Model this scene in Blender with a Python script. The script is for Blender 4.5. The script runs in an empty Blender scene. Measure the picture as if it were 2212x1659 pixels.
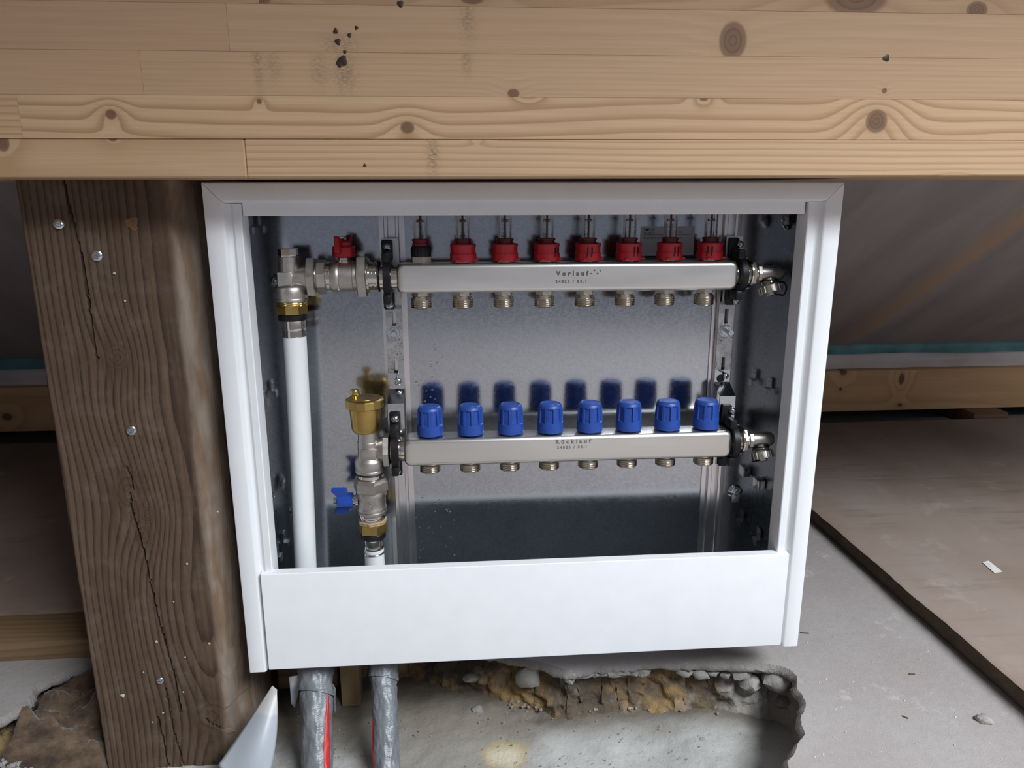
import bpy, bmesh, math, random
from mathutils import Vector, Matrix, noise
from mathutils.geometry import delaunay_2d_cdt
PI = math.pi
random.seed(7)
C = bpy.context.scene.collection

# ------------------------------------------------------------------ camera
CAM = Vector((.2645, -.8329, .571)); YAW, PIT, ROLL, FPX = .0774, .2431, -.0022, 1600.0
_f = Vector((math.sin(YAW)*math.cos(PIT), math.cos(YAW)*math.cos(PIT), -math.sin(PIT)))
_r = Vector((math.cos(YAW), -math.sin(YAW), 0)); _u = _r.cross(_f)
RX = _r*math.cos(ROLL)+_u*math.sin(ROLL); UX = -_r*math.sin(ROLL)+_u*math.cos(ROLL)
cam_d = bpy.data.cameras.new('camera'); cam = bpy.data.objects.new('camera', cam_d); C.objects.link(cam)
cam_d.sensor_width = 36; cam_d.lens = 36*FPX/2212; cam_d.clip_start = .01
cam.matrix_world = Matrix(((RX.x, UX.x, -_f.x, CAM.x), (RX.y, UX.y, -_f.y, CAM.y), (RX.z, UX.z, -_f.z, CAM.z), (0, 0, 0, 1)))
bpy.context.scene.camera = cam
def ray(px, py): return _f+RX*((px-1106)/FPX)-UX*((py-829.5)/FPX)
def atY(px, py, Y): d = ray(px, py); return CAM+d*((Y-CAM.y)/d.y)     # point of the photo on a real vertical plane
def atZ(px, py, Z): d = ray(px, py); return CAM+d*((Z-CAM.z)/d.z)     # ... on a real floor level

# ------------------------------------------------------------------ world, lights, exposure
sc = bpy.context.scene
sc.view_settings.view_transform = 'Standard'; sc.view_settings.look = 'None'
sc.view_settings.gamma = 1; sc.view_settings.use_curve_mapping = False
sc.view_settings.exposure = 0.0
w = bpy.data.worlds.new('room_light'); sc.world = w; w.use_nodes = True
w.node_tree.nodes['Background'].inputs[0].default_value = (.80, .84, 1, 1)
w.node_tree.nodes['Background'].inputs[1].default_value = .245
def area(name, loc, target, sx, sy, power, col):
    l = bpy.data.lights.new(name, 'AREA'); l.shape = 'RECTANGLE'; l.size = sx; l.size_y = sy; l.energy = power; l.color = col
    o = bpy.data.objects.new(name, l); C.objects.link(o); o.location = loc
    o.rotation_euler = (Vector(target)-Vector(loc)).to_track_quat('-Z', 'Y').to_euler(); return o
area('skylight', (1.95, -1.50, 2.24), (.35, 0, .2), 2.3, .75, 180, (.91, .96, 1))

# ------------------------------------------------------------------ materials
class NT:
    def __init__(s, name):
        s.m = bpy.data.materials.new(name); s.m.use_nodes = True; s.t = s.m.node_tree
        s.b = s.t.nodes['Principled BSDF']
    def n(s, typ, ins=(), out=0, **props):
        nd = s.t.nodes.new(typ)
        for k, v in props.items(): setattr(nd, k, v)
        for k, v in (ins.items() if isinstance(ins, dict) else enumerate(ins)):
            if v is None: continue
            if isinstance(v, bpy.types.NodeSocket): s.t.links.new(v, nd.inputs[k])
            else: nd.inputs[k].default_value = v
        return nd.outputs[out]
    def mt(s, op, *a, clamp=False): return s.n('ShaderNodeMath', a, operation=op, use_clamp=clamp)
    def mix(s, f, a, b, mode='MIX'):
        nd = s.t.nodes.new('ShaderNodeMix'); nd.data_type = 'RGBA'; nd.blend_type = mode
        for i, v in ((0, f), (6, a), (7, b)):
            if isinstance(v, bpy.types.NodeSocket): s.t.links.new(v, nd.inputs[i])
            else: nd.inputs[i].default_value = (v if i == 0 or len(v) == 4 else (*v, 1))
        return nd.outputs[2]
    def ramp(s, f, stops):
        nd = s.t.nodes.new('ShaderNodeValToRGB'); e = nd.color_ramp.elements
        while len(e) < len(stops): e.new(.5)
        for q, (p, c) in zip(e, stops):
            q.position = p; q.color = (c, c, c, 1) if not hasattr(c, '__len__') else (*c, 1)
        s.t.links.new(f, nd.inputs[0]); return nd.outputs[0]
    def pos(s): return s.n('ShaderNodeNewGeometry')
    def scaled(s, v, sx, sy, sz, off=(0, 0, 0)):
        return s.n('ShaderNodeMapping', {0: v, 1: off, 3: (sx, sy, sz)})
    def noise(s, v, scale, detail=3, rough=.55): return s.n('ShaderNodeTexNoise', {'Vector': v, 'Scale': scale, 'Detail': detail, 'Roughness': rough})
    def set(s, **k):
        for a, v in k.items():
            key = {'color': 'Base Color', 'rough': 'Roughness', 'metal': 'Metallic', 'normal': 'Normal', 'trans': 'Transmission Weight', 'ior': 'IOR', 'coat': 'Coat Weight', 'spec': 'Specular IOR Level', 'aniso': 'Anisotropic', 'sheen': 'Sheen Weight', 'sss': 'Subsurface Weight', 'alpha': 'Alpha'}[a]
            if isinstance(v, bpy.types.NodeSocket): s.t.links.new(v, s.b.inputs[key])
            else: s.b.inputs[key].default_value = (*v, 1) if key == 'Base Color' and len(v) == 3 else v
        return s.m
    def bump(s, h, strength=.3, dist=.001): return s.n('ShaderNodeBump', {'Height': h, 'Strength': strength, 'Distance': dist})

def plain(name, col, rough=.45, metal=0, var=.08, scale=60, bump=0, **k):
    t = NT(name); p = t.pos(); f = t.noise(p, scale)
    c = t.mix(t.ramp(f, [(.3, 0), (.7, 1)]), tuple(x*(1-var) for x in col), tuple(min(1, x*(1+var)) for x in col))
    r = t.mt('ADD', t.mt('MULTIPLY', f, .16), rough-.08)
    t.set(color=c, rough=r, metal=metal, **k)
    if bump: t.set(normal=t.bump(t.noise(p, scale*12, 2), bump, .0006))
    return t.m

def galv_mat(name, col=(.50, .52, .54), r0=.17, r1=.36):
    t = NT(name); p = t.pos()
    v = t.n('ShaderNodeTexVoronoi', {'Vector': p, 'Scale': 420.}, out=1)
    sp = t.n('ShaderNodeSeparateColor', {0: v})
    big = t.noise(p, 9, 4); fine = t.noise(p, 900, 2)
    k = t.mt('ADD', t.mt('MULTIPLY', sp, .35), t.mt('MULTIPLY', big, .65))
    c = t.mix(t.ramp(k, [(.25, 0), (.75, 1)]), tuple(x*.86 for x in col), tuple(x*1.1 for x in col))
    t.set(color=c, metal=1, rough=t.mt('ADD', t.mt('MULTIPLY', k, r1-r0), r0))
    t.set(normal=t.bump(t.mt('ADD', t.mt('MULTIPLY', fine, .5), big), .035, .0010))
    return t.m

def pitted_mat(name):
    t = NT(name); p = t.pos(); a = t.noise(p, 70, 4, .6); g = t.n('ShaderNodeTexVoronoi', {'Vector': p, 'Scale': 330.})
    pit = t.ramp(t.mt('ADD', g, t.mt('MULTIPLY', t.noise(p, 120, 2), .5)), [(.42, 1), (.56, 0)])
    c = t.mix(t.ramp(a, [(.35, 0), (.65, 1)]), (.40, .405, .41), (.55, .55, .55))
    c = t.mix(t.mt('MULTIPLY', pit, .8), c, (.12, .125, .13))
    t.set(color=c, metal=1, rough=.42, normal=t.bump(t.mt('SUBTRACT', a, pit), .2, .0006)); return t.m

def brushed_mat(name, col=(.80, .78, .74)):
    t = NT(name); p = t.pos()
    s1 = t.noise(t.scaled(p, 14, 900, 900), 1, 3); s2 = t.noise(t.scaled(p, 6, 30, 30), 1, 3)
    c = t.mix(t.ramp(s2, [(.3, 0), (.7, 1)]), tuple(x*.9 for x in col), col)
    t.set(color=c, metal=1, rough=t.mt('ADD', t.mt('MULTIPLY', s2, .16), .27), normal=t.bump(s1, .10, .0006))
    return t.m

def wood_mat(name, pale, late, seed=0, freq=170., knots=(), along='x', amp=.012, center=(.35, .05), darkknot=(.135, .075, .042), smudges=(), rough=.62, old=False, fibre=.16, latew=.8):
    t = NT(name); p = t.pos()
    sx = t.n('ShaderNodeSeparateXYZ', {0: p})
    X, Y, Z = (sx.node.outputs[i] for i in range(3))
    L, A = (X, Z) if along == 'x' else (Z, X)
    s1 = t.scaled(p, *((1.5, 7, 9) if along == 'x' else (9, 7, 1.5)), off=(seed*3.1, seed*1.7, seed*2.3))
    s2 = t.scaled(p, *((9, 40, 45) if along == 'x' else (45, 40, 7)), off=(seed, 0, 0))
    n1 = t.mt('MULTIPLY', t.mt('SUBTRACT', t.noise(s1, 1, 2), .5), amp*2)
    n2 = t.mt('MULTIPLY', t.mt('SUBTRACT', t.noise(s2, 1, 2), .5), .0016)
    a0 = t.mt('SUBTRACT', A, center[0]); d0 = t.mt('SUBTRACT', Y, center[1])
    r = t.mt('SQRT', t.mt('ADD', t.mt('MULTIPLY', a0, a0), t.mt('MULTIPLY', d0, d0)))
    r = t.mt('ADD', t.mt('ADD', r, n1), n2)
    mask = None; shade = None
    for (kl, ka, rl, ra, am) in knots:
        u = t.mt('MULTIPLY', t.mt('SUBTRACT', L, kl), 1/rl); v = t.mt('MULTIPLY', t.mt('SUBTRACT', A, ka), 1/ra)
        d2 = t.mt('ADD', t.mt('MULTIPLY', u, u), t.mt('MULTIPLY', v, v))
        r = t.mt('ADD', r, t.mt('MULTIPLY', t.mt('POWER', 2.718, t.mt('MULTIPLY', d2, -.13)), am))
        if old:
            d2 = t.mt('ADD', d2, t.mt('MULTIPLY', n2, 160))
        k = t.ramp(t.mt('SQRT', d2), [(.55, 1), (.82, .85), (1., 0)]); kr = t.mt('FRACT', t.mt('MULTIPLY', t.mt('ADD', t.mt('SQRT', d2), t.mt('MULTIPLY', n2, 60)), 3.2)); knr = kr if mask is None else t.mt('ADD', t.mt('MULTIPLY', kr, k), t.mt('MULTIPLY', knr, t.mt('SUBTRACT', 1., k)))
        mask = k if mask is None else t.mt('MAXIMUM', mask, k)
        hl = t.mt('POWER', 2.718, t.mt('MULTIPLY', d2, -.5)); shade = hl if shade is None else t.mt('MAXIMUM', shade, hl)
    ring = t.mt('FRACT', t.mt('MULTIPLY', r, freq))
    rr = t.ramp(ring, [(0, .12), (.15, 0), (.5, .12), (.88, latew), (.96, latew), (1, .12)])
    c = t.mix(rr, pale, late)
    fib = t.noise(t.scaled(p, *((10, 300, 500) if along == 'x' else (700, 300, 12))), 1, 3)
    c = t.mix(t.mt('MULTIPLY', t.ramp(fib, [(.35, 0), (.7, 1)]), fibre), c, tuple(x*.45 for x in late))
    blot = t.noise(t.scaled(p, *((2, 3, 5) if along == 'x' else (5, 3, 2)), off=(seed, seed, 0)), 1.3, 3)
    c = t.mix(t.mt('MULTIPLY', t.ramp(blot, [(.35, 0), (.75, 1)]), .22), c, late)
    if knots:
        c = t.mix(t.mt('MULTIPLY', shade, .45), c, late)
        kc = t.mix(t.ramp(knr, [(0, 0), (.6, .25), (.9, 1), (1, 0)]), tuple(x*1.25 for x in darkknot), tuple(x*.72 for x in darkknot))
        c = t.mix(t.mt('MULTIPLY', mask, .9), c, kc)
    for (kl, ka, rl, ra, am) in smudges:                # greyish rubbed-in dirt
        u = t.mt('MULTIPLY', t.mt('SUBTRACT', L, kl), 1/rl); v = t.mt('MULTIPLY', t.mt('SUBTRACT', A, ka), 1/ra)
        g = t.mt('POWER', 2.718, t.mt('MULTIPLY', t.mt('ADD', t.mt('MULTIPLY', u, u), t.mt('MULTIPLY', v, v)), -1.4))
        g = t.mt('MULTIPLY', g, t.ramp(t.noise(t.scaled(p, 260, 200, 900), 1, 3), [(.38, 0), (.62, am)]))
        c = t.mix(g, c, (.10, .075, .055))
    if old == 2:                                        # debarked corner: paler, dusty sapwood
        w_ = t.mt('ADD', X, t.mt('MULTIPLY', t.mt('SUBTRACT', t.noise(t.scaled(p, 20, 20, 7), 1, 4), .5), .012))
        c = t.mix(t.ramp(t.mt('MULTIPLY', t.mt('ADD', w_, .2), 2.), [(.318, 0), (.336, .85), (.365, .6), (.39, .35)]), c, t.mix(t.ramp(t.noise(t.scaled(p, 40, 40, 10), 1, 4), [(.4, 0), (.6, 1)]), (.20, .13, .085), (.30, .25, .205)))
    if old:
        sc2 = t.noise(p, 30, 5, .7); c = t.mix(t.ramp(sc2, [(.5, 0), (.75, .35)]), c, (.20, .165, .13))
        sc3 = t.noise(t.scaled(p, 18, 18, 6), 1, 4); c = t.mix(t.ramp(sc3, [(.5, 0), (.8, .6)]), c, (.055, .033, .02))
    t.set(color=c, rough=rough, spec=.3, normal=t.bump(t.mt('ADD', t.mt('MULTIPLY', rr, .8 if old else .25), t.mt('MULTIPLY', fib, .5)), .55 if old else .16, .0012 if old else .0005))
    return t.m

def concrete_mat(name, col, col2, sc=6., bump=.35, spots=.25, dust=(.62, .6, .57)):
    t = NT(name); p = t.pos()
    a = t.noise(p, sc, 5, .6); b = t.noise(p, sc*16, 4, .65); d = t.noise(p, 420, 2)
    c = t.mix(t.ramp(a, [(.32, 0), (.68, 1)]), col, col2)
    c = t.mix(t.mt('MULTIPLY', t.ramp(b, [(.4, 0), (.75, 1)]), spots), c, tuple(x*.55 for x in col))
    e = t.noise(t.scaled(p, 1, 1, 1, off=(3, 5, 1)), sc*3.2, 6, .7)
    c = t.mix(t.mt('MULTIPLY', t.ramp(e, [(.6, 0), (.74, 1)]), .5), c, dust)
    g = t.n('ShaderNodeTexVoronoi', {'Vector': p, 'Scale': 160.})
    c = t.mix(t.ramp(g, [(.05, .6), (.10, 0)]), c, tuple(x*.5 for x in col))
    t.set(color=c, rough=.9, spec=.2, normal=t.bump(t.mt('ADD', b, t.mt('MULTIPLY', d, .6)), bump, .002))
    return t.m

white = plain('white_powder_coat', (.80, .815, .84), .36, var=.02, scale=30, bump=.04)
galv = galv_mat('galvanised_sheet', (.46, .48, .51), .08, .20); galv2 = galv_mat('galvanised_bracket', (.50, .51, .52), .30, .5)
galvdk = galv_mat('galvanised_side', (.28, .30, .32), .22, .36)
platem = pitted_mat('pitted_plate')
alu = plain('rail_aluminium', (.70, .68, .68), .22, 1, .05, 40)
steel = brushed_mat('brushed_stainless')
nickel = plain('matt_nickel', (.52, .49, .45), .40, 1, .08, 120, bump=.08)
nickelp = plain('polished_nickel', (.66, .62, .56), .15, 1, .05, 90)
nickelw = plain('warm_nickel', (.56, .50, .42), .18, 1, .06, 90)
zinc = plain('zinc_screw', (.60, .63, .66), .20, 1, .1, 300, bump=.1)
brass = plain('matt_brass', (.50, .35, .115), .34, 1, .1, 70, bump=.06)
brassp = plain('bright_brass', (.76, .55, .20), .18, 1, .06, 90)
rubber = plain('black_rubber', (.007, .007, .008), .45, var=.2, spec=.3)
blackp = plain('black_plastic', (.008, .008, .009), .42, var=.2, spec=.3)
redp = plain('red_plastic', (.38, .010, .018), .42, var=.08)
reddk = plain('dark_red_plastic', (.20, .008, .012), .25, var=.1, trans=.35)
redv = plain('valve_red_plastic', (.33, .006, .014), .30, var=.08)
bluep = plain('blue_plastic', (.014, .060, .31), .42, var=.12, scale=160)
bluev = plain('valve_blue_plastic', (.012, .06, .34), .30, var=.08)
pipew = plain('white_plastic_pipe', (.80, .82, .84), .34, var=.015)
paper = plain('grey_label_paper', (.52, .52, .56), .6, var=.03)
ink = plain('black_ink', (.02, .02, .022), .6)
etch = plain('etched_grey', (.12, .115, .10), .55, .6)
whitep = plain('white_print', (.85, .85, .83), .5)
tg = NT('clear_tube'); glassm = tg.set(color=(.93, .93, .93), rough=.03, trans=1., ior=1.33)
tw = NT('water_drop'); waterm = tw.set(color=(1, 1, 1), rough=0., trans=1., ior=1.33)

# ------------------------------------------------------------------ mesh builders
def frame(d):
    d = Vector(d).normalized(); a = Vector((0, 0, 1)) if abs(d.z) < .9 else Vector((0, 1, 0))
    e1 = d.cross(a).normalized(); return d, e1, e1.cross(d)
class MB:
    def __init__(s): s.bm = bmesh.new()
    def box(s, x0, x1, y0, y1, z0, z1, bev=0, seg=2):
        vs = [s.bm.verts.new((x, y, z)) for x in (x0, x1) for y in (y0, y1) for z in (z0, z1)]
        fs = [s.bm.faces.new([vs[i] for i in q]) for q in ((0, 1, 3, 2), (4, 6, 7, 5), (0, 4, 5, 1), (2, 3, 7, 6), (0, 2, 6, 4), (1, 5, 7, 3))]
        if bev:
            es = {e for f in fs for e in f.edges}
            bmesh.ops.bevel(s.bm, geom=list(es), offset=bev, segments=seg, affect='EDGES', profile=.5)
        return s
    def lathe(s, o, d, prof, n=32, rf=None, ph=0, caps=(1, 1), sx=1):
        o = Vector(o); d, e1, e2 = frame(d); rings = []
        for t, r in prof:
            rg = []
            for i in range(n):
                th = ph+2*PI*i/n; q = rf(th, t, r) if rf else r
                rg.append(s.bm.verts.new(o+d*t+(e1*math.cos(th)*sx+e2*math.sin(th))*q))
            rings.append(rg)
        for a, b in zip(rings, rings[1:]):
            for i in range(n): s.bm.faces.new((a[i], a[(i+1) % n], b[(i+1) % n], b[i]))
        if caps[0]: s.bm.faces.new(rings[0][::-1])
        if caps[1]: s.bm.faces.new(rings[-1])
        return s
    def cyl(s, a, b, r, n=24, bev=0):
        a, b = Vector(a), Vector(b); L = (b-a).length
        return s.lathe(a, b-a, [(0, r)] if 0 else ([(0, r-bev), (bev, r), (L-bev, r), (L, r-bev)] if bev else [(0, r), (L, r)]), n)
    def hexn(s, o, d, h, R, ph=0, n=6):
        return s.lathe(o, d, [(0, R*.90), (h*.10, R), (h*.90, R), (h, R*.90)], n, ph=ph)
    def tube(s, pts, r, n=10):
        pts = [Vector(p) for p in pts]; rings = []; e1 = None
        for i, p in enumerate(pts):
            d = (pts[min(i+1, len(pts)-1)]-pts[max(i-1, 0)]).normalized()
            if e1 is None: _, e1, e2 = frame(d)
            e1 = (e1-d*e1.dot(d)).normalized(); e2 = d.cross(e1)
            rr = r[i] if hasattr(r, '__len__') else r
            rings.append([s.bm.verts.new(p+(e1*math.cos(2*PI*k/n)+e2*math.sin(2*PI*k/n))*rr) for k in range(n)])
        for a, b in zip(rings, rings[1:]):
            for i in range(n): s.bm.faces.new((a[i], a[(i+1) % n], b[(i+1) % n], b[i]))
        s.bm.faces.new(rings[0][::-1]); s.bm.faces.new(rings[-1]); return s
    def prism(s, poly, fn0, fn1):                      # a closed outline swept from fn0(u,v) to fn1(u,v)
        a = [s.bm.verts.new(fn0(u, v)) for u, v in poly]; b = [s.bm.verts.new(fn1(u, v)) for u, v in poly]; n = len(poly)
        for i in range(n): s.bm.faces.new((a[i], a[(i+1) % n], b[(i+1) % n], b[i]))
        s.bm.faces.new(a[::-1]); s.bm.faces.new(b); return s
    def sections(s, rings, cap=True):
        R = [[s.bm.verts.new(p) for p in rg] for rg in rings]
        for a, b in zip(R, R[1:]):
            n = len(a)
            for i in range(n): s.bm.faces.new((a[i], a[(i+1) % n], b[(i+1) % n], b[i]))
        if cap: s.bm.faces.new(R[0][::-1]); s.bm.faces.new(R[-1])
        return s
    def grid(s, nu, nv, fn):
        V = [[s.bm.verts.new(fn(i/nu, j/nv)) for j in range(nv+1)] for i in range(nu+1)]
        for i in range(nu):
            for j in range(nv): s.bm.faces.new((V[i][j], V[i+1][j], V[i+1][j+1], V[i][j+1]))
        return s
WO = {}
def obj(name, mb, mat, parent=None, origin=None, angle=35, kind=None, label=None):
    bm = mb.bm if isinstance(mb, MB) else mb
    bmesh.ops.recalc_face_normals(bm, faces=bm.faces)
    if origin is None:
        xs = [v.co for v in bm.verts]
        lo = Vector((min(v[i] for v in xs) for i in range(3))); hi = Vector((max(v[i] for v in xs) for i in range(3)))
        origin = Vector(((lo.x+hi.x)/2, (lo.y+hi.y)/2, lo.z))
    origin = Vector(origin)
    bmesh.ops.translate(bm, verts=bm.verts, vec=-origin)
    me = bpy.data.meshes.new(name); bm.to_mesh(me); bm.free()
    for p in me.polygons: p.use_smooth = True
    me.set_sharp_from_angle(angle=math.radians(angle))
    me.materials.append(mat)
    o = bpy.data.objects.new(name, me); C.objects.link(o); place(o, origin, parent)
    if kind: o['kind'] = kind
    if label: o['label'] = label
    return o
def place(o, origin, parent=None):
    origin = Vector(origin); WO[o] = origin
    if parent: o.parent = parent; o.location = origin-WO[parent]
    else: o.location = origin
def tag(o, label, cat, group=None):
    o['label'] = label; o['category'] = cat
    if group: o['group'] = group
    return o
def thing(name, label, cat, loc, group=None):
    o = bpy.data.objects.new(name, None); C.objects.link(o); o.empty_display_size = .02; place(o, loc)
    return tag(o, label, cat, group)
def copy_tree(o, delta, parent=None, top=True):
    c = o.copy(); C.objects.link(c)
    if parent: c.parent = parent
    if top: c.location = o.location+Vector(delta)
    WO[c] = WO[o]+Vector(delta)
    for ch in list(o.children): copy_tree(ch, delta, c, False)
    return c
def bake_text(name, body, size, mat, parent, loc, rot, depth=.0003, spacing=1., bold=0., align='CENTER', label=None, width=None):
    cu = bpy.data.curves.new(name, 'FONT'); cu.body = body; cu.size = size; cu.extrude = depth; cu.space_character = spacing
    cu.offset = bold; cu.align_x = align; cu.align_y = 'CENTER'; cu.resolution_u = 3
    t = bpy.data.objects.new(name, cu)
    if width:
        ws = []
        for q in (1., 2.):
            cu.space_character = q; m_ = bpy.data.meshes.new_from_object(t); xs = [v.co.x for v in m_.vertices]; ws.append(max(xs)-min(xs)); bpy.data.meshes.remove(m_)
        cu.space_character = 1+(width-ws[0])/(ws[1]-ws[0])
    me = bpy.data.meshes.new_from_object(t); bpy.data.objects.remove(t)
    me.materials.clear(); me.materials.append(mat)
    o = bpy.data.objects.new(name, me); C.objects.link(o); o.rotation_euler = rot; place(o, loc, parent)
    if label: o['label'] = label
    return o
def fbm(p, oct=4):
    return noise.fractal(Vector(p), 1., 2., oct)
UPR = (PI/2, 0, 0)                                     # text standing upright, facing the viewer
def screw(name, at, d, r, parent, mat=None, h=.0022):
    d = Vector(d).normalized(); m = MB().lathe(at, d, [(0, r), (h*.5, r*.97), (h*.9, r*.75), (h, r*.55), (h*.55, r*.42), (h*.45, r*.1)], 20)
    _, e1, e2 = frame(d); o = Vector(at)+d*h*.62
    for a in (e1, e2):
        b = e2 if a is e1 else e1
        vs = [m.bm.verts.new(o+a*sa*r*.42+b*sb*r*.09+d*dz) for sa in (-1, 1) for sb in (-1, 1) for dz in (0, h*.3)]
        for q in ((0, 1, 3, 2), (4, 6, 7, 5), (0, 4, 5, 1), (2, 3, 7, 6), (0, 2, 6, 4), (1, 5, 7, 3)): m.bm.faces.new([vs[i] for i in q])
    return obj(name, m, mat or zinc, parent)

# ------------------------------------------------------------------ the setting: slab, pit, roof, boards
ZF = -.05; ZP = -.132
lip = [(-.31, -.005), (-.287, .03), (-.292, .068), (-.245, .112), (-.17, .15), (-.05, .17), (.10, .165), (.20, .15), (.29, .095), (.345, .071), (.375, .058), (.39, .046), (.405, .039), (.422, .040), (.45, .049),
       (.485, .046), (.52, .052), (.56, .046), (.615, .041), (.66, .036), (.698, .026), (.706, .006), (.697, -.012), (.694, -.04), (.678, -.066), (.672, -.084), (.665, -.104), (.648, -.119), (.637, -.127),
       (.622, -.153), (.60, -.20), (.55, -.27), (.42, -.33), (.2, -.36), (-.05, -.35), (-.22, -.27), (-.31, -.14), (-.335, -.06)]
def dense(loop, step, amp, sc, seed):
    out = []
    for i, a in enumerate(loop):
        a = Vector(a); b = Vector(loop[(i+1) % len(loop)]); n = max(1, int((b-a).length/step))
        for k in range(n):
            p = a.lerp(b, k/n); t = (b-a).normalized(); q = Vector((-t.y, t.x))
            out.append(p+q*(noise.noise((p.x*sc, p.y*sc, seed))*amp+noise.noise((p.x*sc*3.5, p.y*sc*3.5, seed))*amp*.5))
    return out
lipd = dense(lip, .0035, .0042, 60, 1.5)
def inward(loop, i):
    a, b = loop[i-1], loop[(i+1) % len(loop)]; t = (b-a).normalized(); return Vector((t.y, -t.x))     # loop runs clockwise seen from above: inward is to the right
ctr = Vector((.2, -.05))
floor_c = concrete_mat('pinkish_concrete', (.325, .288, .278), (.365, .342, .338), 5., .40, .2)
def build_floor():
    outer = [(-2.6, -2.8), (3.4, -2.8), (3.4, 1.3), (-2.6, 1.3)]
    n = len(lipd); inn = []
    for i in range(n):
        q = inward(lipd, i); q = q if q.dot(ctr-lipd[i]) > 0 or True else -q
        inn.append(q)
    top = [lipd[i]-inn[i]*(.006+.004*noise.noise((lipd[i].x*40, lipd[i].y*40, 8))) for i in range(n)]
    pts = [Vector(p) for p in outer]+top
    ed = [(i, (i+1) % 4) for i in range(4)]+[(4+i, 4+(i+1) % n) for i in range(n)]
    v, e, f, *_ = delaunay_2d_cdt(pts, ed, [], 1, 1e-6)
    bm = bmesh.new(); vs = [bm.verts.new((p.x, p.y, ZF)) for p in v]
    def inside(p, L):
        c = False
        for i in range(len(L)):
            a, b = L[i], L[i-1]
            if (a.y > p.y) != (b.y > p.y) and p.x < (b.x-a.x)*(p.y-a.y)/(b.y-a.y)+a.x: c = not c
        return c
    for q in f:
        if not inside(sum((v[i] for i in q), Vector((0, 0)))/len(q), top):
            try: bm.faces.new([vs[i] for i in q])
            except ValueError: pass
    bmesh.ops.delete(bm, geom=[v for v in bm.verts if not v.link_faces], context='VERTS')
    obj('floor', bm, floor_c, origin=(0, 0, ZF), angle=18, kind='structure')
    bm = bmesh.new()                                    # broken face and underside of the slab
    rings = [(top, ZF)]
    jag = lambda i, s, a: a*(noise.noise((lipd[i].x*110, lipd[i].y*110, s))+.7*noise.noise((lipd[i].x*300, lipd[i].y*300, s)))
    rings.append(([lipd[i]-inn[i]*(.0025+jag(i, 1, .0016)) for i in range(n)], ZF-.0035))
    rings.append(([lipd[i]+inn[i]*jag(i, 2, .0022) for i in range(n)], ZF-.008))
    rings.append(([lipd[i]-inn[i]*(.002-jag(i, 3, .0024)) for i in range(n)], ZF-.0125))
    rings.append(([lipd[i]-inn[i]*(.010-jag(i, 4, .0030)) for i in range(n)], ZF-.0165))
    rings.append(([lipd[i]-inn[i]*.050 for i in range(n)], ZF-.022))
    R = []
    for k, (L, z) in enumerate(rings):
        R.append([bm.verts.new((p.x, p.y, z+(0 if k == 0 else (noise.noise((p.x*70, p.y*70, k))*.0035+noise.noise((p.x*220, p.y*220, k))*.0016)*(.3+.7*min(1, k/3))))) for p in L])
    for a, b in zip(R, R[1:]):
        for i in range(n): bm.faces.new((a[i], a[(i+1) % n], b[(i+1) % n], b[i]))
    bmesh.ops.remove_doubles(bm, verts=bm.verts, dist=1e-5)
    obj('floor_broken_edge', bm, concrete_mat('broken_concrete', (.27, .245, .23), (.34, .32, .305), 30, .8, .5), origin=(0, 0, ZF), angle=75, kind='structure')
    return inn
INN = build_floor()

def pit_mat():
    t = NT('pit_sand_and_rubble'); p = t.pos()
    a = t.noise(p, 11, 4, .6); b = t.noise(p, 70, 4, .7); d = t.noise(p, 260, 3, .7)
    z = t.n('ShaderNodeSeparateXYZ', {0: p}, out=2)
    c = t.mix(t.ramp(a, [(.42, 0), (.56, 1)]), (.115, .09, .066), (.33, .215, .095))
    c = t.mix(t.ramp(b, [(.45, 0), (.7, .75)]), c, (.06, .048, .038))
    c = t.mix(t.ramp(t.noise(t.scaled(p, 1, 1, 1, (4, 2, 1)), 26, 4, .7), [(.55, 0), (.68, .7)]), c, (.24, .225, .205))
    sxw = t.n('ShaderNodeSeparateXYZ', {0: p}); c = t.mix(t.ramp(t.mt('ADD', sxw, t.mt('MULTIPLY', t.noise(p, 22, 4, .7), .10)), [(.0, 0), (.665, 0), (.70, .85)]), c, (.34, .335, .32))
    t.set(color=c, rough=.95, spec=.15, normal=t.bump(t.mt('ADD', b, t.mt('MULTIPLY', d, .5)), .8, .004)); return t.m
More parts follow.
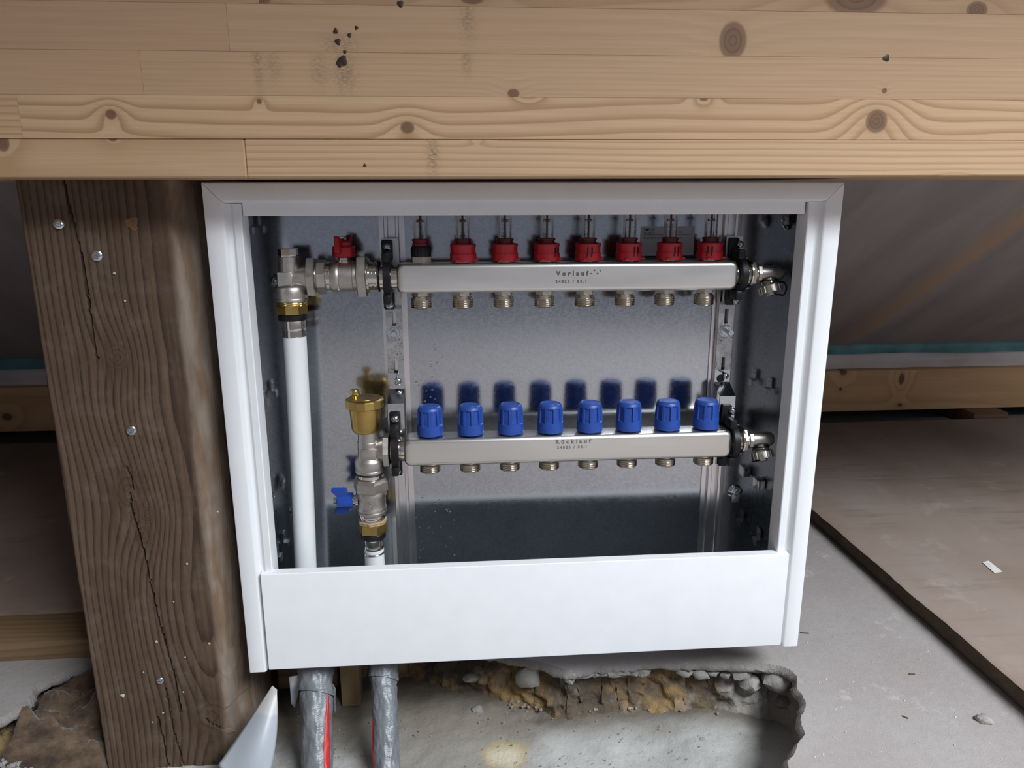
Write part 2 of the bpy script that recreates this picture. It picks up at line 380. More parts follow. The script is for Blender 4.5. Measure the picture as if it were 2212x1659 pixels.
def pit_floor_mat():
    t = NT('pit_concrete'); p = t.pos()
    a = t.noise(p, 9, 5, .6); b = t.noise(p, 90, 4, .7)
    c = t.mix(t.ramp(a, [(.3, 0), (.7, 1)]), (.34, .34, .325), (.43, .43, .415))
    sx = t.n('ShaderNodeSeparateXYZ', {0: p}); X, Y = sx, sx.node.outputs[1]
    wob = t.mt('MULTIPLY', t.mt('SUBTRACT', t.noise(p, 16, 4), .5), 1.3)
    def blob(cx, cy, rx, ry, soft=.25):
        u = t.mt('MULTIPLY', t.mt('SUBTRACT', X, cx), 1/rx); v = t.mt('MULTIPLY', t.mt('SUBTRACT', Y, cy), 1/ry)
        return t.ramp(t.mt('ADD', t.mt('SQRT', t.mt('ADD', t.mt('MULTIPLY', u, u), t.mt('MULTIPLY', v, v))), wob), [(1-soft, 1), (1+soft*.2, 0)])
    c = t.mix(t.ramp(t.mt('ADD', Y, t.mt('MULTIPLY', wob, .035)), [(.002, 0), (.052, .92)]), c, (.13, .105, .08))      # loose earth along the foot
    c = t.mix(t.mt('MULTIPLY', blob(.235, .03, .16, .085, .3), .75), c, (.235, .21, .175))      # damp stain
    c = t.mix(t.mt('MULTIPLY', blob(.318, -.012, .034, .026, .4), .8), c, (.42, .33, .17))
    c = t.mix(t.mt('MULTIPLY', blob(.318, -.014, .027, .021, .6), .9), c, (.56, .51, .40))       # pale splash
    c = t.mix(t.ramp(b, [(.55, 0), (.75, .45)]), c, (.25, .235, .21))
    g = t.n('ShaderNodeTexVoronoi', {'Vector': p, 'Scale': 130.}); c = t.mix(t.ramp(g, [(.06, .7), (.11, 0)]), c, (.16, .15, .13))
    t.set(color=c, rough=.9, spec=.2, normal=t.bump(t.mt('ADD', b, t.mt('MULTIPLY', a, .6)), .6, .003)); return t.m
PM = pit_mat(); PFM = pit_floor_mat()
def build_pit():
    n = len(lipd); bm = bmesh.new(); R = []
    K = 26
    for k in range(K+1):
        f = k/K; z = ZF-.022+(ZP-.012-(ZF-.022))*f
        ring = []
        for i in range(n):
            p = lipd[i]; out = -.030+.030*f**1.2                       # undercut, then a slope of loose sand to the foot
            s = fbm((p.x*26, p.y*26, z*30), 5)*.014+abs(noise.noise((p.x*60, p.y*60, z*70)))*.010-.004+noise.noise((p.x*160, p.y*160, z*160))*.003
            q = p+INN[i]*(out+s*(.4+.6*math.sin(PI*min(1, f*1.05))))
            ring.append(bm.verts.new((q.x, q.y, z)))
        R.append(ring)
    for a, b in zip(R, R[1:]):
        for i in range(n): bm.faces.new((a[i], a[(i+1) % n], b[(i+1) % n], b[i]))
    obj('floor_pit_edge', bm, PM, origin=(.2, 0, ZP), angle=70, kind='structure')
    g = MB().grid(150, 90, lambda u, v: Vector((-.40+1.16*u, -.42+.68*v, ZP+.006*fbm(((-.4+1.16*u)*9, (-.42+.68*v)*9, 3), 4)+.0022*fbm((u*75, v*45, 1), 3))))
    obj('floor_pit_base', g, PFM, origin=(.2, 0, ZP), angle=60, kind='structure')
build_pit()
def lip_y(x):
    for (x0, y0), (x1, y1) in zip(lip[7:20], lip[8:21]):
        if x0 <= x <= x1: return y0+(y1-y0)*(x-x0)/(x1-x0)
    return .03
stone_m = concrete_mat('grey_rubble', (.27, .255, .235), (.37, .355, .33), 24., .6, .3)
def stone_mesh(r, seed, flat=.7):
    bm = bmesh.new(); bmesh.ops.create_icosphere(bm, subdivisions=2, radius=1)
    for v in bm.verts:
        k = 1+.42*noise.noise(v.co*1.3+Vector((seed*7.1, seed*3.3, seed)))+.2*noise.noise(v.co*3+Vector((seed, 0, seed*5)))
        v.co = Vector((v.co.x*r*1.15, v.co.y*r, v.co.z*r*flat))*k
    return bm
def stone(px, py, r, seed, Z, label, group, flat=.7, lift=.5):
    p = atZ(px, py, Z) if lift else atY(px, py, lip_y(atZ(px, py, -.07).x)+.010); m = stone_mesh(r, seed, flat)
    bmesh.ops.translate(m, verts=m.verts, vec=(p.x, p.y, p.z+r*flat*lift))
    return tag(obj('stone', m, stone_m, angle=40), label, 'stone', group)
G1 = 'rubble lumps under the broken slab edge'
for i, (px, py, r, z) in enumerate([(1230, 1466, .0075, -.085), (1248, 1459, .006, -.08), (1266, 1455, .009, -.08), (1287, 1452, .008, -.08), (1306, 1450, .009, -.078), (1326, 1451, .010, -.08), (1345, 1449, .011, -.078),
                                    (1368, 1450, .008, -.08), (1388, 1448, .011, -.078), (1478, 1450, .010, -.082), (1512, 1454, .011, -.09), (1540, 1452, .008, -.085), (1567, 1457, .007, -.085), (1600, 1452, .012, -.085)]):
    nth = ['first', 'second', 'third', 'fourth', 'fifth', 'sixth', 'seventh', 'eighth', 'ninth', 'tenth', 'eleventh', 'twelfth', 'thirteenth', 'fourteenth'][i]
    stone(px, py, r, i+1, z, 'small grey concrete lump under the broken slab edge, %s from the left of its row' % nth, G1, .75, 0)
stone(1142, 1462, .015, 31, -.09, 'upright brownish lump of rubble leaning below the slab edge, left of the others', None, 1.2, 0)
stone(1018, 1466, .011, 32, -.105, 'dark grey flat stone lying on the sand behind the right taped pipe', None, .5, .3)
stone(1032, 1536, .0075, 33, ZP, 'dark pebble on the pit floor above the pale splash', None, .6, .5)
stone(1622, 1478, .0145, 34, -.115, 'dark round stone at the right end of the pit', None, .9, 0)
stone(1680, 1468, .020, 35, -.10, 'pale jagged concrete lump in the right corner of the pit', None, .9, 0)
stone(1695, 1520, .012, 36, -.115, 'dark broken lump at the foot of the right pit edge', None, .8, .2)
stone(1304, 1521, .007, 38, ZP, 'little grey lump at the foot of the sandy pit wall', None, .7, .5)
stone(1518, 1600, .0042, 39, ZP, 'tiny dark chip on the bright pit floor', None, .5, .5)
stone(2124, 1557, .0085, 37, ZF, 'lone grey pebble on the concrete floor at the lower right', None, .55, .55)
# loose crumbs too small to tell apart
def crumbs(name, pts, mat, label, cat):
    bm = bmesh.new(); rnd = random.Random(3)
    for (x, y, z, r) in pts:
        m = Matrix.Translation((x, y, z+r*.3)) @ Matrix.Rotation(rnd.random()*6, 4, 'Z') @ Matrix.Diagonal((r*rnd.uniform(.8, 1.5), r, r*rnd.uniform(.4, .9), 1))
        k = bmesh.ops.create_icosphere(bm, subdivisions=1, radius=1, matrix=m)
        for v in k['verts']: v.co += Vector([rnd.uniform(-.25, .25)*r for _ in range(3)])
    o = obj(name, bm, mat, angle=20, kind='stuff'); return tag(o, label, cat)
rnd = random.Random(5); pts = []
for _ in range(700):
    px = rnd.uniform(1100, 1710); py = rnd.gauss(1506, 12); p = atZ(px, py, ZP+.004+max(0, (1505-py)*.0005)); pts.append((p.x, p.y, p.z, rnd.uniform(.0008, .0030)))
for _ in range(170):
    p = atZ(rnd.uniform(560, 1700), rnd.uniform(1530, 1659), ZP+.002); pts.append((p.x, p.y, p.z, rnd.uniform(.0005, .0014)))
crumbs('concrete_crumbs', pts, stone_m, 'scattered grey concrete crumbs along the foot of the pit wall', 'rubble')
pts = []
for _ in range(90):
    p = atZ(rnd.uniform(1740, 2212), rnd.uniform(1350, 1659), ZF)
    if p.x > .66: pts.append((p.x, p.y, p.z, rnd.uniform(.0004, .0012)))
crumbs('floor_grit', pts, plain('pale_grit', (.55, .52, .48), .9, var=.3), 'fine pale grit strewn over the concrete floor at the right', 'grit')

chipm = plain('dark_wood_chip', (.10, .06, .04), .8, var=.3)
for (px, py, ang_, ln, lab_) in [(1955, 1550, .9, .007, 'brown wood sliver on the concrete beside the pale scuffs'), (1970, 1457, .1, .008, 'thin dark wood sliver on the concrete, nearest the board edge'), (1738, 1368, .3, .012, 'dark splinter on the concrete beside the lower right corner of the cabinet')]:
    p = atZ(px, py, ZF); m = MB().box(-ln/2, ln/2, -.0011, .0011, 0, .0012, .0004, 1); bmesh.ops.rotate(m.bm, verts=m.bm.verts, matrix=Matrix.Rotation(-ang_, 3, 'Z')); bmesh.ops.translate(m.bm, verts=m.bm.verts, vec=(p.x, p.y, ZF+.0002))
    tag(obj('wood_chip', m, chipm), lab_, 'chip')
# roof slope covered with grey membrane, rear wall
def roof_z(y): return .176+(1.10-y)*math.tan(math.radians(31))
def mem_pt(x, y):
    e = min(1, max(0, (1.085-y)*9)); q = x-1.31+.02*noise.noise((y*3, 0, 0)); l = y+.5*x               # distance from the rafter that shows through
    f = .016*math.exp(-(q/.030)**2)+.016*noise.noise((q*8-.9*l, l*1.6, 4))+.007*noise.noise((q*17+2.*l, l*2.4, 8))+.010*noise.noise((x*1.4, y*2, 2))
    return Vector((x, y, roof_z(y)-e*f))
t = NT('grey_roof_membrane'); p = t.pos(); a = t.noise(t.scaled(p, 11, 2.2, 2.2), 1, 5, .6)
sx = t.n('ShaderNodeSeparateXYZ', {0: p}); sy_ = sx.node.outputs[1]
band = t.mt('ABSOLUTE', t.mt('SUBTRACT', t.mt('ADD', sx, t.mt('MULTIPLY', t.noise(p, 5, 2), .03)), 1.325))
cm = t.mix(t.ramp(a, [(.3, 0), (.7, 1)]), (.29, .262, .265), (.385, .36, .36))
cm = t.mix(t.mt('MULTIPLY', t.ramp(band, [(.012, 1), (.045, 0)]), .6), cm, (.50, .33, .20))     # a rafter showing through the foil
memb = t.set(color=cm, rough=.5, spec=.4, normal=t.bump(a, .3, .01))
def mem(u, v):
    x = -2.4+5.6*u
    return mem_pt(x, 1.082-(1.082-roof_end(x))*v)
def roof_end(x): return -1.30+.62*min(1, max(0, (x-.52)/.36))+.16*min(1, max(0, (x-.7)/.8))          # unseen edge, slanted to keep skylight off the upper beam and left side
obj('ceiling', MB().grid(220, 110, mem), memb, origin=(.4, .5, .6), angle=80, kind='structure')
obj('ceiling_insulation', MB().sections([[Vector((x, y, z)) for y, z in ((1.3, .17), (roof_end(x), roof_z(roof_end(x))+.03), (roof_end(x), roof_z(roof_end(x))+.2), (1.3, .34))] for x in (-2.4, .52, .70, .88, 1.5, 3.2)]), plain('insulation_board', (.3, .27, .2), .9), kind='structure')  # unseen slab following the same edge shaped to block the skylight
obj('left_light_blocker', MB().box(-1.12, -1.06, -2.6, 1.3, -.1, 1.6), plain('brown_blocker', (.16, .115, .085), .85, var=.2, scale=9), kind='structure')  # added out of view to cut ambient light on the left floor
obj('wall_back', MB().box(-2.6, 3.4, 1.27, 1.31, -.1, .5), plain('dark_gap_backing', (.05, .045, .04), .9, var=.3), kind='structure')  # near-black backing: shade of the gap under the plank put into colour
# foil skirt, teal tape, plank
foil = plain('white_foil', (.72, .68, .68), .45, var=.12, scale=8)
sk = MB().grid(140, 6, lambda u, v: Vector((-2.4+5.6*u, 1.104-.006*noise.noise((u*60, v*3, 0))-.004*math.sin(v*PI), 1e-3*112.6+.050*v+(.010*noise.noise((u*22, 0, 3))+.005*noise.noise((u*75, 0, 3)))*v)))
tag(obj('foil_strip', sk, foil, angle=80), 'crinkled white foil strip hanging between teal tape and eaves plank', 'foil')
def tape(u, v):
    x = -2.4+5.6*u; h = .034
    return Vector((x, 1.092-.003*math.sin(v*PI)-.003*noise.noise((x*14, v*2, 3)), .157+.006*noise.noise((x*5, 2, 0))+h*v))
tag(obj('sealing_tape', MB().grid(200, 5, tape), plain('teal_sealant', (.11, .30, .33), .4, var=.3, scale=12), angle=80), 'wavy teal sealing bead along the foot of the grey membrane', 'tape')
plm = wood_mat('eaves_pine', (.82, .55, .30), (.58, .34, .17), seed=5, freq=110, amp=.012, latew=.6, center=(.05, 1.4),
               knots=[(atY(1823, 795, 1.085).x, .108, .012, .010, .01), (atY(1948, 815, 1.085).x, .085, .009, .018, .02), (atY(1817, 832, 1.085).x, .06, .006, .006, .004), (atY(1945, 865, 1.085).x, .01, .008, .006, .004), (atY(15, 897, 1.085).x, .035, .014, .011, .012)])
tag(obj('eaves_plank', MB().box(-2.4, 3.2, 1.085, 1.115, -.006, .112, .004), plm, angle=30), 'long knotty pine plank standing along the eaves behind the cabinet', 'plank')
tag(obj('wood_block', MB().box(1.70, 1.80, 1.04, 1.2, -.049, -.0065, .002), wood_mat('packer_wood', (.25, .15, .09), (.15, .085, .05), 2)), 'small wooden packer under the eaves plank at the far right', 'block')

# subfloor boards at both sides
def board_mat(name, c1, c2):
    t = NT(name); p = t.pos(); a = t.noise(t.scaled(p, 5, 3, 5), 1, 5); b = t.noise(t.scaled(p, 9, 60, 60), 1, 4); d = t.noise(p, 300, 3)
    c = t.mix(t.ramp(a, [(.35, 0), (.65, 1)]), c1, c2)
    c = t.mix(t.mt('MULTIPLY', t.ramp(b, [(.5, 0), (.72, 1)]), t.ramp(t.noise(p, 4, 2), [(.45, 0), (.65, .55)])), c, tuple(x*.5 for x in c1))
    c = t.mix(t.ramp(t.noise(p, 14, 5, .7), [(.58, 0), (.75, .5)]), c, (.5, .44, .4))
    t.set(color=c, rough=.8, spec=.25, normal=t.bump(d, .15, .001)); return t.m
bm1 = board_mat('dusty_board', (.29, .222, .18), (.345, .285, .25))
bedge = concrete_mat('dark_board_edge', (.095, .07, .05), (.15, .115, .08), 25, .7, .5, dust=(.25, .2, .15))
def board(name, x0, x1, y0, y1, label, wavy=None, mat=bm1):
    g = MB(); n = 110; z1 = -.020
    prof = []
    def ed(y, k): return x0+.0022*noise.noise((y*9, k, 0))+.0012*noise.noise((y*50, k*3, 1))+.0006*noise.noise((y*160, k*5, 1)) if wavy else x0
    rg = []
    for i in range(n+1):
        y = y0+(y1-y0)*i/n
        rg.append([Vector((x1, y, z1)), Vector((ed(y, 0)+.005, y, z1)), Vector((ed(y, .3), y, z1-.002)), Vector((ed(y, 2)-.001, y, z1-.015)), Vector((ed(y, 4)+.003, y, ZF+.001)), Vector((x1, y, ZF+.001))])
    g.sections(rg); o = obj(name, g, mat, angle=30)
    o.data.materials.append(bedge)
    for p in o.data.polygons:
        if wavy and abs(p.normal.z) < .75 and p.normal.x < -.3: p.material_index = 1
    return tag(o, label, 'floorboard')
board('subfloor_board', .960, 3.3, -.9, .622, 'large dusty chipboard with a dark ragged edge on the floor at the right', True)
board('subfloor_board', .95, 3.3, .624, 1.03, 'rear chipboard strip lying below the eaves plank at the right', True)
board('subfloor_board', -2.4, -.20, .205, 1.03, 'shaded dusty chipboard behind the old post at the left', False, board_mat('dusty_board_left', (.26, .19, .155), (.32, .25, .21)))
bt = wood_mat('batten_pine', (.235, .155, .085), (.17, .105, .055), 8, 140, center=(-.2, .3))
tag(obj('batten', MB().box(-1.6, -.17, 126e-3, .200, ZF, -.021, .002), bt), 'pale wooden batten lying along the board behind the old post', 'batten')
sc_ = MB(); q = [atZ(2122, 1216, -.0198), atZ(2135, 1215, -.0198), atZ(2165, 1236, -.0198), atZ(2148, 1239, -.0198)]
q = [q[0]+Vector((0, 0, .0006)), q[1]+Vector((0, 0, .003)), q[2]+Vector((0, 0, .0006)), q[3]+Vector((0, 0, .0006))]
sc_.sections([q, [v+Vector((0, 0, .0006)) for v in q]])
tag(obj('tape_scrap', sc_, plain('white_tape', (.75, .74, .72), .5)), 'small white scrap of tape on the dusty chipboard', 'scrap')

# ------------------------------------------------------------------ laminated beam
YB = -.064
pinks = [((.575, .395, .243), (.41, .255, .135)), ((.58, .395, .243), (.39, .235, .122)), ((.515, .345, .212), (.42, .265, .15)), ((.495, .33, .206), (.41, .26, .15)), ((.455, .295, .18), (.34, .21, .118))]
beam = thing('laminated_beam', 'long pale laminated pine beam running across above the white cabinet', 'beam', (.4, 0, .593))
bz = [.5928, atY(1106, 301, YB).z-.0023*.3, atY(1106, 210, YB).z-.0023*.3, atY(1106, 117, YB).z-.0023*.3, atY(1106, 16, YB).z-.0023*.3, .895]
kn = lambda px, py, rl, ra, am: (atY(px, py, YB).x, atY(px, py, YB).z, rl, ra, am)
jx = lambda px, py: atY(px, py, YB).x
rows = [
    [(-.75, jx(530, 340), dict(seed=1, freq=60, amp=.035, center=(.66, .25), knots=[kn(5, 308, .007, .009, .01), kn(243, 297, .005, .004, .006)])),
     (jx(530, 340), 1.7, dict(smudges=[kn(935, 335, .007, .022, .7)], seed=2, freq=165, amp=.006, center=(.72, -.02), latew=.75, knots=[kn(1030, 285, .004, .003, .020), kn(2060, 395, .006, .003, .012)]))],
    [(-.75, jx(42, 250), dict(seed=3, freq=170, amp=.005)),
     (jx(42, 250), 1.7, dict(seed=4, freq=125, amp=.014, center=(.72, .01), latew=.95, knots=[kn(240, 247, .0055, .005, .012), kn(880, 276, .0075, .0062, .010), kn(560, 219, .0028, .0028, .006), kn(1140, 196, .006, .003, .026), kn(1520, 212, .005, .003, .014), kn(1893, 262, .0125, .0125, .022)]))],
    [(-.75, jx(305, 150), dict(seed=5, freq=60, amp=.02, latew=.4, center=(.6, .3))),
     (jx(305, 150), 1.7, dict(seed=6, freq=200, amp=.003, latew=.42, smudges=[kn(557, 140, .005, .024, .6), kn(590, 140, .008, .016, .4), kn(690, 150, .009, .02, .4), kn(745, 155, .012, .022, .6), kn(1008, 130, .006, .016, .5)], center=(.1, -.02), knots=[kn(1109, 202, .0065, .0048, .008), kn(738, 131, .0028, .0032, .001), kn(1910, 196, .003, .003, .004)]))],
    [(-.75, jx(492, 60), dict(seed=7, freq=110, amp=.006, latew=.3)),
     (jx(492, 60), 1.7, dict(smudges=[kn(735, 98, .02, .012, .5), kn(1010, 40, .009, .024, .5)], seed=8, freq=70, amp=.012, latew=.35, center=(.4, -.1), knots=[kn(1583, 88, .0150, .0190, .012), kn(726, 68, .0018, .0024, .001), kn(729, 90, .0022, .002, .001)]))],
    [(-.75, jx(560, 3), dict(seed=9, freq=70, amp=.02, latew=.6)),
     (jx(560, 3), 1.7, dict(seed=10, freq=120, amp=.02, latew=.6, center=(.8, .0), knots=[kn(545, 0, .018, .006, .01), kn(1850, -8, .035, .02, .016), kn(2110, 22, .012, .009, .008), kn(1020, -2, .012, .005, .008)]))]]
for k, row in enumerate(rows):
    for j, (x0, x1, kw) in enumerate(row):
        pale, late = pinks[k]
        if j == 0: pale = tuple(c*f for c, f in zip(pale, (.97, .95, .96)))
        pr = .00012*((k*3+j*2) % 3)
        b = MB().box(x0, x1, YB-pr, .10, bz[k]+(.00004 if k else 0), bz[k+1]-.00004, .00028 if k else .0014, 1)
        for v in b.bm.verts: v.co.z += .0023*v.co.x
        obj('lamella', b, wood_mat('pine_lamella_%d_%d' % (k, j), pale, late, **kw), beam, angle=30)
# scuffs and resin flecks on the beam face
fl = MB(); rnd = random.Random(9)
for (px, py, r) in [(725, 67, .0022), (730, 90, .0026), (740, 131, .0042), (733, 138, .0028), (745, 112, .0016), (770, 60, .0016), (755, 76, .0018), (1915, 125, .0030), (1912, 126, .002), (788, 357, .0014), (865, 8, .0028)]:
    p = atY(px, py, YB-.0008); fl.lathe(p, (0, -1, 0), [(0, r), (.0002, r*.8), (.0003, r*.1)], 11, rf=lambda th, t, q, s=px: q*(.75+.5*abs(math.sin(th*1.5+s))))
obj('resin_fleck', fl, plain('dark_resin', (.03, .015, .008), .5), beam, kind='stuff')

# ------------------------------------------------------------------ old post
def crack_d(px, py): p = atY(px, py, 0); return p.z, p.x
cracks = [[(137, 386), (148, 440), (163, 500), (178, 560), (188, 620), (194, 680), (202, 730), (210, 775)],
          [(272, 1008), (284, 1035), (288, 1060)],
          [(281, 1065), (283, 1097), (300, 1150), (310, 1190), (325, 1265), (340, 1330), (352, 1378), (368, 1430), (378, 1470), (391, 1538)],
          [(340, 1550), (352, 1600), (364, 1659)], [(357, 1488), (372, 1570), (398, 1659)],
          [(440, 1552), (470, 1570), (515, 1584)]]
cw = [.9, .5, 1., .8, .5, .6]
CR = [[crack_d(*q) for q in c] for c in cracks]
def crack_x(c, z):
    for (z0, x0), (z1, x1) in zip(c, c[1:]):
        if z1 <= z <= z0: return x0+(x1-x0)*(z0-z)/(z0-z1+1e-9)
post_knots = [(.4035, -.108, .016, .014, .012), (.245, -.115, .030, .020, .018), (.215, -.098, .012, .012, .006), (-.06, -.05, .03, .03, .016), (.19, -.105, .018, .010, .006)]
post_knots = [(z, x, a, b, m) for (z, x, a, b, m) in post_knots]
postm = wood_mat('weathered_wood', (.135, .086, .056), (.046, .028, .018), seed=3, freq=150, along='z', amp=.006, center=(-.045, .03), knots=post_knots, darkknot=(.07, .042, .026), rough=.75, old=2, fibre=.3, latew=.9)
def build_post():
    bm = bmesh.new(); nz = 430; z0, z1 = -.20, .5925
    root = thing('old_post', 'rough dark brown timber post with cracks and screws left of the white cabinet', 'post', (-.1, .08, z0))
    R = []
    for i in range(nz+1):
        z = z0+(z1-z0)*i/nz; row = []
        xr = -.036+.006*noise.noise((z*9, 0, 1))+.002*noise.noise((z*50, 0, 2))-.004*(z < -.05)
        n = 96; xs = [-.187+.0006*noise.noise((z*40, 3, 0))+(xr+.187)*k/n for k in range(n+1)]
        ys = [.0007*noise.noise((x*190+.8*noise.noise((z*5, x*8, 0)), z*7, 0))+.0008*noise.noise((x*60, z*30, 3)) for x in xs]
        ys[0] += .0015
        for c, wd in zip(CR, cw):
            x = crack_x(c, z)
            if x is not None:
                x += .0008*noise.noise((z*120, 0, 5))
                k = min(range(n+1), key=lambda q: abs(xs[q]-x)); xs[k] = x; ys[k] = .007*wd
                if k > 0: xs[k-1] = min(xs[k-1], x-.0013*wd)
                if k < n: xs[k+1] = max(xs[k+1], x+.0013*wd)
        row = [Vector((x, y, z)) for x, y in zip(xs, ys)]
        for k in range(1, 9):                                        # waney corner, then the right flank
            f = k/8; x = xr+(-.0095-xr)*f+.0035*noise.noise((z*16, f*3, 7)); y = .055*f**1.3+.003*noise.noise((z*22, f*4, 9))
            row.append(Vector((x, y, z)))
        row += [Vector((-.011+.002*noise.noise((z*14, 1, 4)), .11, z)), Vector((-.012, .165, z)), Vector((-.187, .165, z)), Vector((-.187, .08, z))]
        R.append([bm.verts.new(v) for v in row])
    n = len(R[0])
    for a, b in zip(R, R[1:]):
        for i in range(n): bm.faces.new((a[i], a[(i+1) % n], b[(i+1) % n], b[i]))
    bm.faces.new(R[0][::-1]); bm.faces.new(R[-1])
    obj('timber', bm, postm, root, angle=60)
    for (px, py, tilt, r) in [(127, 484, .5, .0055), (209, 552, .08, .0062), (284, 930, .1, .0056), (346, 1470, .15, .0045)]:
        p = atY(px, py, -.0004); screw('screw', p, (tilt*.6, -1, tilt*.5), r, root)
    ds = MB()                                               # flecks of plaster stuck to the timber
    for (px, py, r) in [(265, 1503, .0028), (338, 1386, .0017), (404, 1218, .0015), (400, 1420, .0011), (396, 1495, .0012), (310, 1452, .0009), (352, 1540, .0014), (247, 590, .0016), (270, 650, .0012), (470, 1105, .0012), (330, 1560, .001), (452, 1390, .0014), (375, 1300, .0009)]:
        p = atY(px, py, -.0012); ds.lathe(p, (0, -1, 0), [(0, r), (.0004, r*.8), (.0006, r*.2)], 9, rf=lambda th, t, q, s=px: q*(.75+.4*abs(math.sin(th*1.5+s))))
    obj('plaster_fleck', ds, plain('plaster_dust', (.50, .47, .42), .8), root, kind='stuff')
    p = atY(285, 482, -.0005)
    obj('screw_hole', MB().lathe(p+Vector((0, .0, 0)), (0, -1, 0), [(0, .007), (.0006, .0055), (.0004, .0032), (-.004, .0028)], 14, rf=lambda th, t, q: q*(1+.25*math.sin(th*3+1))), plain('torn_wood', (.17, .085, .04), .8, var=.3, scale=300), root)
build_post()
# lime dust on the waney corner is part of the weathered timber material

# ------------------------------------------------------------------ the cabinet
W, H = .7062, .590
YBK = .110; XL, XR = .0225, .6765
cab = thing('manifold_cabinet', 'white framed steel manifold cabinet with open front and galvanised inside', 'cabinet', (W/2, .05, 0))
prof = [(0, .032), (0, .0016), (.0005, .0005), (.0016, 0), (.0178, 0), (.0196, .0006), (.0206, .0020), (.0216, .0062), (.0236, .0082), (.0262, .0086), (.0280, .0070), (.0294, .0052), (.0364, .0050), (.0374, .0058), (.0376, .0075), (.0376, .032)]
def stile(mir):
    m = MB(); X = (lambda s: W-s) if mir else (lambda s: s)
    m.prism(prof, lambda s, y: Vector((X(s), y, 0)), lambda s, y: Vector((X(s), y, H-.0004-min(s, .0214))))
    return obj('frame_stile', m, white, cab, angle=40)
stile(0); stile(1)
pt = [q for q in prof if q[0] <= .0207]+[(.0214, .0060), (.0214, .032)]
obj('frame_rail', MB().prism(pt, lambda s, y: Vector((s+.0002, y, H-s)), lambda s, y: Vector((W-s-.0002, y, H-s))), white, cab, angle=40)
obj('top_lip', MB().prism([(.0085, .5690), (.0085, .5562), (.0092, .5552), (.030, .5552), (.030, .5565), (.0102, .5566), (.0102, .5690)], lambda y, z: Vector((.0386, y, z)), lambda y, z: Vector((.6660, y, z))), white, cab)
obj('guard_panel', MB().prism([(-.0015, .0040), (-.0008, .0032), (.0002, .003), (.0115, .003), (.0115, .134), (-.0004, .134), (-.0012, .1334), (-.0015, .1325)], lambda y, z: Vector((.0247, y, z)), lambda y, z: Vector((.6818, y, z))), white, cab, angle=25)
obj('reflection_backing', MB().box(.0255, .6810, .0117, .0123, .004, .1325), plain('reflection_backing_grey', (.30, .33, .35), .5), cab)  # unseen plate added to darken the reflection in the back panel
obj('back_panel', MB().box(XL-.0034, XR+.0034, YBK, YBK+.001, .0, .575), galv, cab)
for x, s in ((XL, 1), (XR, -1)):
    m = MB().prism([(0, .034), (0, .046), (-.0022, .0475), (-.0022, YBK), (-.0034, YBK), (-.0034, .034)], lambda u, y: Vector((x+u*s+.0022*s*0, y, 0.)), lambda u, y: Vector((x+u*s, y, .575)))
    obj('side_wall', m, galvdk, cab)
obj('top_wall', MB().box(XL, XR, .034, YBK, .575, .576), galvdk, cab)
def rail(x0):
    p = [(0, 0), (0, .0022), (.0058, .0026), (.0064, .0085), (.0070, .0090), (.0108, .0090), (.0114, .0084), (.0118, .0030), (.0200, .0030), (.0204, .0084), (.0210, .0090), (.0240, .0090), (.0246, .0085), (.0250, .0026), (.0315, .0022), (.0315, 0)]
    m = MB().prism(p, lambda u, h: Vector((x0+u, YBK-.0003-h, .004)), lambda u, h: Vector((x0+u, YBK-.0003-h, .573)))
    return obj('mounting_rail', m, alu, cab, angle=25)
rail(.1735); rail(.6005)
def clip(x, y, z, s):                                       # bent sheet tab punched into the side wall
    m = MB().box(min(x, x+s*.0012), max(x, x+s*.0012), y-.006, y+.006, z, z+.014, .0003, 1)
    m.box(min(x, x+s*.006), max(x, x+s*.006), y-.006, y+.006, z-.0016, z, .0003, 1)
    m.box(min(x+s*.005, x+s*.0062), max(x+s*.005, x+s*.0062), y-.006, y+.006, z-.009, z-.0005, .0003, 1)
    m.lathe((x+s*.0012, y, z+.009), (s, 0, 0), [(0, .0018), (.0008, .001)], 10)
    obj('sheet_clip', m, galv2, cab)
for (px, py, y, rgt) in [(1660, 838, .085, 1), (1633, 1162, .08, 1), (567, 862, .088, 0), (534, 490, .085, 0), (594, 1198, .09, 0)]:
    p = atY(px, py, y); clip(XR-.0 if rgt else XL, y, p.z, -1 if rgt else 1)
p = atY(1631, 1046, .085); obj('sheet_clip', MB().box(XR-.009, XR+.001, .076, .094, p.z-.006, p.z+.008, .001), alu, cab)
def dimple_screw(p, d, tab):
    p = Vector(p); d = Vector(d)
    r = obj('dimple', MB().lathe(p+d*.0002, d, [(0, .0105), (.0016, .0085), (.0028, .0066), (.0030, .006)], 28, caps=(0, 1)), galv, cab)
    screw('screw', p+d*.003, d, .0052, r)
    if tab:
        e = Vector((0, -1, .35)) if tab == 1 else Vector((0, 0, -1))
        q = p+e.normalized()*.0085+d*.0026
        a, b = q-Vector((.0055, .0055, .0065)), q+Vector((.0055, .0055, .0065))
        if abs(d.x): a.x, b.x = sorted((q.x, q.x+d.x*.0014))
        else: a.y, b.y = sorted((q.y, q.y+d.y*.0014))
        obj('slot_tab', MB().box(a.x, b.x, a.y, b.y, a.z, b.z, .0006), galv2, r)
dimple_screw((XR, .078, atY(1690, 478, .078).z), (-1, 0, 0), 1)
dimple_screw((XL, .082, atY(588, 1070, .082).z), (1, 0, 0), 2)
dimple_screw(atY(1588, 1062, YBK), (0, -1, 0), 2)
dimple_screw(atY(600, 610, YBK), (0, -1, 0), 0)
dm = MB(); q = atY(632, 1103, YBK); dm.lathe(q, (0, -1, 0), [(0, .006), (.0012, .0035), (.0014, .001)], 20, caps=(0, 1)); obj('dimple', dm, galv, cab)

